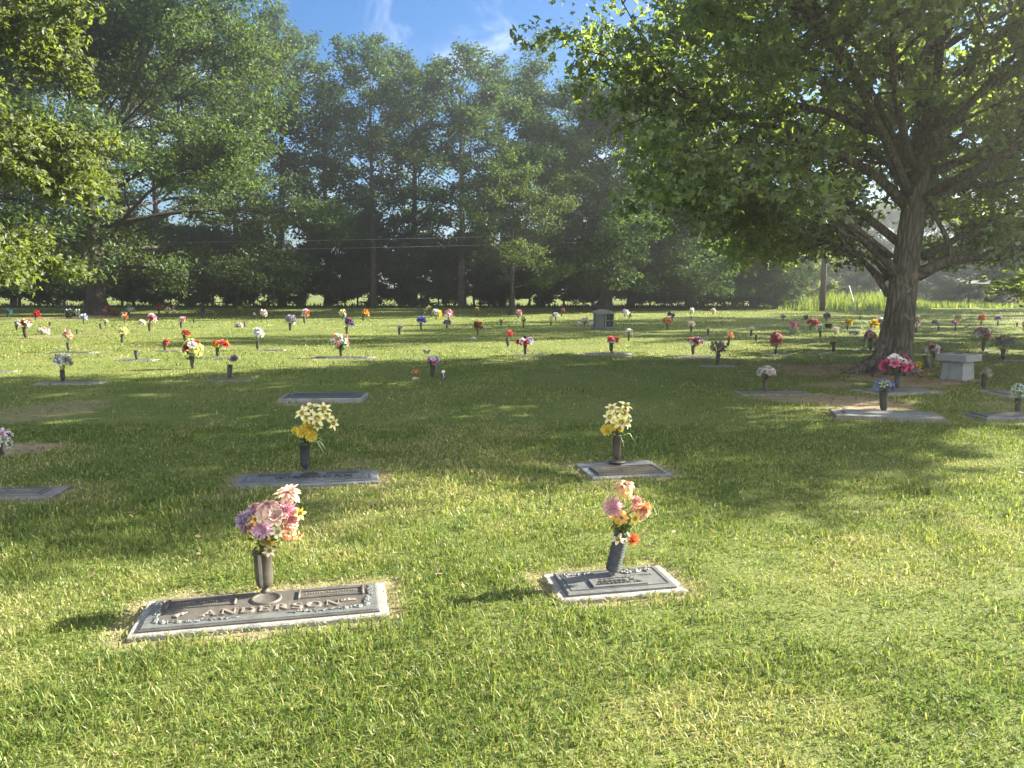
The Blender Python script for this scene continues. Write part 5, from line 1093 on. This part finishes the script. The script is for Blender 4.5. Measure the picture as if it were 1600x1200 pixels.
def row_bouquet(cx, cyp, wp, hp, cols, kind, folc, label, Y, z_low, seed, vx=None, base=None):
    rnd = random.Random(seed); c = at(cx, cyp, Y); w, h = wp * mpp(Y), hp * mpp(Y)
    x0 = c[0] if vx is None else vx; org = np.array([x0, Y, z_low]); t = thing('flower_bouquet', label, 'bouquet', org, GRP_B)
    big = wp >= 22; n = int({'tuft': 26, 'lily': 13, 'rose': 15, 'daisy': 12, 'mum': 1, 'puff': 14}[kind] * (1 if big else .8)); 
    if kind == 'mum': n = 1
    if wp < 9: n = min(n, 7)
    r0 = {'tuft': .17, 'lily': .21, 'rose': .19, 'daisy': .20, 'mum': .5, 'puff': .22}[kind] * (w * w * h) ** (1 / 3) * (1.25 if not big else 1.0)
    pts = []; off = c - org
    for i in range(n):
        a = i * 2.399 + rnd.uniform(-.3, .3); e = math.asin(max(-1, min(1, -.45 + 1.42 * (i + .5) / n))) + rnd.uniform(-.15, .15); q = rnd.uniform(.74, 1.0)
        d = np.array([cos(a) * cos(e), sin(a) * cos(e), sin(e)])
        if n == 1: d = np.array([0, -.4, .9]); q = 0
        P = off + d * q * np.array([max(.01, w / 2 - r0 * .7), max(.01, w / 2 - r0 * .7) * .9, max(.01, h / 2 - r0 * .5)]); pts.append((P, unit(d + np.array([0, -.35, .25])), r0 * rnd.uniform(.75, 1.25), i))
    def col(i): return tuple(cols[(i * 7 + i // 3) % len(cols)])
    dark = lambda c_: tuple(int(v * .72) for v in c_)
    if big:
        from mathutils import Matrix
        for P, f, r, i in pts:
            me = bloom_mesh(kind, i % 3, dark(col(i)), col(i)); o = bpy.data.objects.new('bloom', me); link(o, t); F = frame(f, rnd.uniform(0, 6.28))
            o.matrix_local = Matrix.Translation(Vector([float(v) for v in P])) @ Matrix([list(map(float, F[k])) + [0] for k in range(3)] + [[0, 0, 0, 1]]) @ Matrix.Scale(float(r), 4)
    else:
        uc = sorted(set(map(tuple, cols))); mats = [petal_mat(dark(c_), c_) for c_ in uc] + [M_CENT]; mb = MB()
        for P, f, r, i in pts:
            mb.merge(UB[kind][i % 3], frame(f, rnd.uniform(0, 6.28)) * r, P, [uc.index(col(i)), len(uc)])
        mb.build('blooms', mats, t)
    mb = MB(); lz = max(.012, min(w, h) * .30); nl = 40 if big else 16
    for P, f, r, i in pts: tube(mb, [(0, 0, -.06), tuple(P * (.45, .45, .6)), tuple(P)], max(.0022, w * .010), 3, cap=False)
    for i in range(nl):
        a = rnd.uniform(0, 6.283); q = rnd.random(); rr = rnd.random() ** .5 * (.35 + .65 * q); P = np.array([off[0] * q, 0, off[2] - h * .48]) + np.array([cos(a) * rr * w * .46, sin(a) * rr * w * .42, q * h * .82])
        petal(mb, lz * rnd.uniform(.7, 1.3), lz * .42, rnd.uniform(0, 6.28), rnd.uniform(-.5, .9), .7, 0, .15, .1, 0, 2, None, P)
    mb.build('foliage', fol_mat(folc), t); return t
for i, (v, cx, cyp, wp, hp, cols, kind, folc, sh_) in enumerate(ROW):
    tilt = (0, 0)
    if 'dark rose heart' in sh_: tilt = (0, .28)
    if 'orange-red edges' in sh_: tilt = (0, .10)
    g, h = vase(v[0], v[1], v[2], sh_, (M_VASE, M_VASEG, M_VASE, M_VASE, M_VASEB)[i % 5], 'urn' if i % 3 == 1 else 'plain', tilt)
    row_bouquet(cx, cyp, wp, hp, cols, kind, folc, sh_, g[1], h + .0, 100 + i, g[0] + math.sin(tilt[1]) * h)

EMPTY = [(77.7, 511, 503.5, 'left of the oak trunk, lit white on its right'), (120.5, 523, 516, 'short, right of the white ground flowers'), (158, 515, 506, 'leaning just below the oak trunk'), (303, 505.5, 498.5, 'below the deep blue bouquet'),
         (383, 511, 503.5, 'beside the small heap of ground flowers'), (214, 562.5, 548, 'largest without flowers, in the left sunny rows'), (1080, 500, 494.5, 'blue-grey cup under the white ball bouquet'), (1181, 533.5, 524, 'with narrow neck below the white trumpets'), (1344, 500.5, 494, 'small and thin, before the tall weeds near the trunk')]
for i, (px, py, tp, lab) in enumerate(EMPTY): vase(px, py, tp, lab, (M_VASE, M_VASEB, M_VASEG)[i % 3] if i != 6 else M_VASEG, 'plain', (0, .06 if i == 2 else 0), empty=True)

# flowers laid on the ground, baskets and small ornaments
def ground_flowers(cx, base, wp, hp, cols, folc, label, kind='puff', seed=1):
    Y = G(cx, base)[1]; t = row_bouquet(cx, base - hp * .45, wp, hp, cols, kind, folc, label, Y, .01, seed); t['group'] = 'flowers lying on the grass'; return t
ground_flowers(68.5, 522, 20, 9, [WH, PK, WH], DG, 'white and pink flowers lying on the grass at far left', seed=501)
ground_flowers(222, 507, 12, 8, [WH, CR], MG, 'white flowers lying on the grass right of the oak', seed=502)
ground_flowers(374, 511.5, 15, 7, [WH, (180, 110, 110), GRY], DG, 'small heap of ground flowers beside an empty vase', seed=503)
ground_flowers(740, 532, 9, 6, [WH], LG, 'white flowers lying below the autumn bouquet', seed=504)
ground_flowers(649, 584, 16, 5, [OR, PCH, CR], LG, 'orange petals lying left of the pastel bouquet', seed=505)
ground_flowers(650, 593.5, 12, 4, [PCH, WH], LG, 'faded peach petals lying in the shaded grass', seed=506)
ground_flowers(1335, 523.5, 17, 8, [(120, 130, 110), GRY], OLV, 'grey-green spray lying left of the trunk', seed=507)
ground_flowers(1433, 578, 15, 14, [YL, (236, 196, 40)], OLV, 'bright yellow flowers lying against the big trunk', seed=508)
ground_flowers(1259, 499.5, 9, 8, [DG, GRY], DG, 'dark green clump in the far right rows', seed=509)
ground_flowers(109, 498, 18, 17, [DG, WH, OLV, DG], DG, 'dark leafy arrangement with white blooms left of the oak', seed=510)
ground_flowers(179, 494, 22, 10, [(140, 80, 60), RST, (150, 110, 90)], RST, 'low russet spray at the foot of the oak trunk', 'tuft', 511)
ground_flowers(1305.5, 523, 14, 14, [WH, CR], LG, 'white cross-shaped spray left of the trunk', 'tuft', 512)
ground_flowers(1599, 519, 6, 8, [(206, 90, 80)], MG, 'red flowers on the ground cut by the right edge', seed=513)
ground_flowers(1366, 542, 7, 8, [(90, 100, 130), GRY], DG, 'small blue-grey ball on the grass by the leaning hook', seed=514)
def pot(px, py, w, h, label, mat, name='flower_basket', cat='basket', rim=True):
    g = G(px, py); k = mpp(g[1]); mb = MB(); r = w * k / 2; hh = h * k
    lathe(mb, [(.001, 0), (r * .8, 0), (r, hh * .9), (r * 1.06, hh * .92), (r * 1.06, hh), (r * .9, hh), (r * .8, hh * .6), (.001, hh * .6)], 16); o = mb.build(name, mat, None, (g[0], g[1], .004)); tag(o, label, cat); return g, hh
M_WHT = plain('white_plastic', (.72, .71, .68), .5, .1, 20); M_STONE = plain('pale_cast_stone', (.45, .44, .40), .9, .25, 30); M_IRON = plain('dark_iron', (.03, .03, .03), .5, .3, 20, .4)
g, h = pot(1239.5, 521.5, 13, 8, 'pale basket of the pink and red flowers', M_STONE); row_bouquet(1240, 509, 18, 12, [(214, 76, 100), PK, WH], 'puff', MG, 'pink, red and white flowers in a pale basket', g[1], h, 601)
g, h = pot(1358, 520.5, 8, 8, 'white box pot under the yellow flowers by the trunk', M_WHT, 'flower_pot', 'pot'); row_bouquet(1366, 507, 15, 17, [(236, 196, 40), YL], 'puff', OLV, 'tall yellow flowers in a white pot by the trunk', g[1], h, 602, g[0])
g = G(1356, 520.5); k = mpp(g[1]); mb = MB(); a = np.linspace(0, 2 * pi, 25)
tube(mb, np.stack([np.cos(a) * 5.5 * k, 0 * a, 12 * k + np.sin(a) * 5.5 * k], 1), .9 * k, 6); tube(mb, [(0, 0, -.02), (0, 0, 6.6 * k)], .3 * k, 5); o = mb.build('wreath_stand', fol_mat((176, 186, 150)), None, (g[0] - .1, g[1] + .12, 0)); tag(o, 'pale ring wreath on a stand beside the yellow flowers', 'wreath')
pot(1294, 512, 11, 6, 'low dark urn lying in the shade below the pole', M_VASE, 'low_urn', 'urn')
# leaning hook with flat foot
g = G(1348, 547.5); k = mpp(g[1]); t = thing('plant_hook', 'thin leaning metal hook with flat foot left of the trunk', 'plant hook', (g[0], g[1], 0))
mb = MB(); tube(mb, [(0, 0, 0), (2 * k, 0, 14 * k), (3.2 * k, 0, 19 * k), (5 * k, 0, 20.5 * k), (6.2 * k, 0, 19 * k)], .28 * k, 6); mb.build('rod', M_IRON, t)
mb = MB(); lathe(mb, [(.001, .0), (4 * k, 0), (4 * k, .02), (.001, .03)], 14); mb.build('foot', M_IRON, t)
# butterfly stake above the pastel bouquet
g = G(675, 589.5); Yb = g[1] - .02; p0, p1 = at(671, 560, Yb), at(667, 550, Yb); k = mpp(Yb)
t = thing('butterfly_stake', 'dark blue butterfly on a wire stake above the pastel bouquet', 'ornament', p0)
mb = MB(); tube(mb, [np.array([.02, 0, -.16]), np.zeros(3), p1 - p0], .003, 5); mb.build('stake', M_IRON, t)
for s_ in (-1, 1):
    mb = MB()
    for an, L in ((.45, 6.5), (-.5, 5)):
        q = np.linspace(0, 1, 7); wd = np.sin(q * pi) ** .6 * L * k * .28 * (.5 + .5 * q) + .001; cx, cz = s_ * q * L * k * cos(an), q * L * k * sin(an)
        up = np.stack([cx - s_ * wd * sin(an), -q * .02, cz + wd * cos(an)], 1); dn = np.stack([cx + s_ * wd * sin(an), -q * .02, cz - wd * cos(an)], 1); i = np.arange(6)
        mb.add(np.concatenate([up, dn]) + (p1 - p0), np.stack([i, i + 1, i + 8, i + 7], 1)); 
    mb.build('wing', plain('butterfly_wing', (.07, .10, .17), .4, .4, 60), t)
# little lilac ornament with white ball head
g = G(694, 592); k = mpp(g[1]); t = thing('garden_ornament', 'small purple petal-skirted ornament with a white ball head', 'ornament', (g[0], g[1], 0)); mb = MB()
for i in range(12): petal(mb, 7 * k, 4 * k, i * .5236, .5, .8, 0, .2, .3)
mb.build('skirt', petal_mat((110, 40, 110), (150, 70, 150)), t); mb = MB(); blob(mb, (-1.2 * k, 0, 11 * k), 3 * k, nu=12, nv=8); tube(mb, [(0, 0, 0), (-1.2 * k, 0, 9 * k)], .6 * k, 6); mb.build('ball_head', M_WHT, t)
# two small white lamb statues
def lamb(px, py, s_, face, label):
    g = G(px, py); t = thing('lamb_statue', label, 'statue', (g[0], g[1], 0), 'lamb statues', (0, 0, 0 if face > 0 else pi)); mb = MB()
    blob(mb, (0, 0, .17 * s_), (.15 * s_, .075 * s_, .085 * s_), nu=12, nv=8); tube(mb, [(.10 * s_, 0, .2 * s_), (.15 * s_, 0, .29 * s_)], [.05 * s_, .04 * s_], 8); blob(mb, (.185 * s_, 0, .31 * s_), (.06 * s_, .036 * s_, .04 * s_), 0, roty(.35), 10, 6)
    for e in (-1, 1):
        blob(mb, (.15 * s_, e * .045 * s_, .33 * s_), (.014 * s_, .035 * s_, .018 * s_), 0, rotx(e * .4))
        for lx in (-.10, .10): tube(mb, [(lx * s_, e * .04 * s_, .15 * s_), (lx * s_ * 1.02, e * .042 * s_, .07 * s_), (lx * s_ * 1.04, e * .042 * s_, 0)], [.03 * s_, .02 * s_, .022 * s_], 7)
    tube(mb, [(-.14 * s_, 0, .19 * s_), (-.18 * s_, 0, .14 * s_)], [.018 * s_, .01 * s_], 6); mb.build('body', M_STONE, t)
lamb(905.5, 509.5, .72, -1, 'small pale lamb statue standing farther from the grey monument'); lamb(924.5, 510.5, .85, 1, 'pale lamb statue close against the grey monument')
# two short pale posts by the dark arrangement
for px, lab in ((119.5, 'short pale stone post touching the dark leafy arrangement'), (124, 'slimmer pale stone post on the right of its twin')):
    g = G(px, 496); mb = MB(); tube(mb, [(0, 0, -.05), (0, 0, .40)], [.055, .045], 8); lathe(mb, [(.05, .40), (.065, .42), (.03, .47), (.001, .49)], 8); o = mb.build('stone_post', M_STONE, None, (g[0], g[1], 0)); tag(o, lab, 'post')

# ------------------------------------------------------------------ grey niche monument
gm_ = G(945, 515.5); k = mpp(gm_[1]); t = thing('niche_monument', 'grey granite two-niche monument with arched roof in the lawn', 'monument', (gm_[0], gm_[1], 0), None, (0, 0, radians(6)))
w, h, dp = 29 * k, 25.5 * k, .55
M_MON = granite_mat('monument_granite', (.06, .068, .064), (.12, .13, .122), (.19, .20, .19), 90); M_MONL = granite_mat('monument_trim', (.11, .12, .11), (.19, .20, .185), (.28, .285, .265), 90)
mb = MB(); box(mb, (0, dp / 2, .02), (w + .10, dp + .12, .14)); mb.build('plinth', M_MON, t)
mb = MB(); box(mb, (-w * .26, dp / 2 - .01, h / 2 + .05), (w * .44, dp, h - .08)); box(mb, (w * .25, dp / 2 + .06, h / 2 + .05), (w * .5, dp - .10, h - .08)); mb.build('body', M_MON, t)
mb = MB()
for cx, cz, sx, sz in ((.035 * w, h / 2 + .05, .075 * w, h - .08), (.47 * w, h / 2 + .05, .06 * w, h - .08), (.27 * w, h * .50 + .04, .33 * w, .06 * h), (.27 * w, .10, .33 * w, .05 * h)): box(mb, (cx, .035, cz), (sx, .12, sz))
mb.build('niche_frame', M_MONL, t)
for z0, z1 in ((.12 * h, .47 * h), (.55 * h, .93 * h)):
    mb = MB(); box(mb, (.27 * w, .085, (z0 + z1) / 2 + .03), (.34 * w, .04, z1 - z0 - .02)); pn = mb.build('niche_panel', M_VASE, t); mb = MB(); rose_relief(mb, (0, 0), .07, 0); R = np.array([[1, 0, 0], [0, 0, -1], [0, 1, 0]])
    m2 = MB(); m2.merge(mb, R, (.27 * w, .062, (z0 + z1) / 2 + .05)); m2.build('emblem', M_BRZG, pn)
mb = MB(); n = 13; xs = np.linspace(-w * .53, w * .53, n); zt_ = h * .99 + .17 * h * (1 - (xs / (w * .53)) ** 2) + .05; zb = np.full(n, h * .97); V = np.concatenate([np.stack([xs, np.full(n, yy), zz2], 1) for yy in (-.05, dp + .06) for zz2 in (zb, zt_)]); i = np.arange(n - 1)
mb.add(V, [np.stack([i + n, i + n + 1, i + 3 * n + 1, i + 3 * n], 1), np.stack([i, i + 1, i + 2 * n + 1, i + 2 * n], 1), np.stack([i, i + 1, i + n + 1, i + n], 1), np.stack([i + 2 * n, i + 2 * n + 1, i + 3 * n + 1, i + 3 * n], 1), np.array([[0, n, 3 * n, 2 * n], [n - 1, 2 * n - 1, 4 * n - 1, 3 * n - 1]])]); mb.build('arched_roof', M_MONL, t)

# ------------------------------------------------------------------ granite pedestal at the right
gp = G(1502, 595); k = mpp(gp[1]); t = thing('granite_pedestal', 'grey granite pedestal with thick square top by the big trunk', 'pedestal', (gp[0], gp[1] + .13, 0), None, (0, 0, radians(-58)))
M_PED = granite_mat('pedestal_granite', (.12, .125, .125), (.21, .218, .22), (.32, .33, .33), 110)
hb = 31 * k; mb = MB(); bw = 33 * k; V = []
for z_, s_ in ((-.05, 1.06), (hb, .94)): V += [(-bw / 2 * s_, -bw / 2 * s_, z_), (bw / 2 * s_, -bw / 2 * s_, z_), (bw / 2 * s_, bw / 2 * s_, z_), (-bw / 2 * s_, bw / 2 * s_, z_)]
mb.add(V, np.array([[0, 1, 5, 4], [1, 2, 6, 5], [2, 3, 7, 6], [3, 0, 4, 7], [4, 5, 6, 7]])); mb.build('column', M_PED, t)
mb = MB(); tw = 47 * k; th = 10.5 * k; box(mb, (0, 0, hb + th / 2), (tw, tw, th), 0, None, 1, .012); tp = mb.build('top_slab', M_PED, t)
mb = MB(); lathe(mb, [(.085, hb + th - .004), (.085, hb + th + .008), (.07, hb + th + .010), (.062, hb + th + .004), (.001, hb + th + .004)], 24); mb.build('vase_ring', M_VASEG, tp)
mb = MB(); box(mb, (0, 0, -.01), (bw * 1.45, bw * 1.3, .05), 0, None, 1, .01); mb.build('footing', M_CONC, t)

# twigs and leaf litter round the big trunk
lr = np.random.default_rng(5); mb = MB(); n = 2600
a = lr.random(n) * 6.283; r = .35 + 1.5 * lr.random(n) ** .8; x = BX - .15 + np.cos(a) * r * 1.15; y = BY + np.sin(a) * r * .95; ex = lr.random(1500); x = np.r_[x, lr.uniform(-6, 11, 1500)]; y = np.r_[y, lr.uniform(4, 20, 1500)]; n = len(x)
zb = []
for gx, gy, rx, ry, st in BAREW:
    k_ = int(260 * rx * ry * st) if gy < 20 else 0
    aa0 = lr.random(k_) * 6.283; rr0 = lr.random(k_) ** .5 * 1.05; zb.append(np.stack([gx + np.cos(aa0) * rr0 * rx, gy + np.sin(aa0) * rr0 * ry], 1))
zb = np.concatenate(zb); x = np.r_[x, zb[:, 0]]; y = np.r_[y, zb[:, 1]]; n = len(x); nbits = len(zb)
nn = lr.normal(size=(n, 3)) * .3 + (0, 0, 1); nn /= np.linalg.norm(nn, axis=1)[:, None]; aa_ = np.cross(nn, lr.normal(size=(n, 3))); aa_ /= np.linalg.norm(aa_, axis=1)[:, None]; b_ = np.cross(nn, aa_); L = lr.uniform(.025, .06, n)[:, None]; P = np.stack([x, y, np.where((np.hypot(x - BX, y - BY) < 2) | (np.arange(n) >= n - nbits), .014, .035)], 1)
mb.add(np.stack([P, P + aa_ * L * .5 + b_ * L * .25, P + aa_ * L, P + aa_ * L * .5 - b_ * L * .25], 1).reshape(-1, 3), np.arange(n)[:, None] * 4 + np.array([[0, 1, 2, 3]]))
tag(mb.build('leaf_litter', leafy('dry_leaf', [(0, (.10, .06, .03)), (.5, (.22, .15, .08)), (1, (.34, .27, .16))], .25, gloss=.03)), kind='stuff')
# ------------------------------------------------------------------ the hazy evening air: one even volume round the whole place
m, nt, out = nmat('thin_haze'); pv = N(nt, 'ShaderNodeVolumePrincipled'); pv.inputs['Color'].default_value = (.93, .95, .90, 1); pv.inputs['Density'].default_value = .0025; pv.inputs['Anisotropy'].default_value = .82
nt.links.new(pv.outputs[0], out.inputs['Volume'])
mb = MB(); box(mb, (0, 100, 16), (1300, 1400, 34.4)); tag(mb.build('haze', m), kind='stuff')
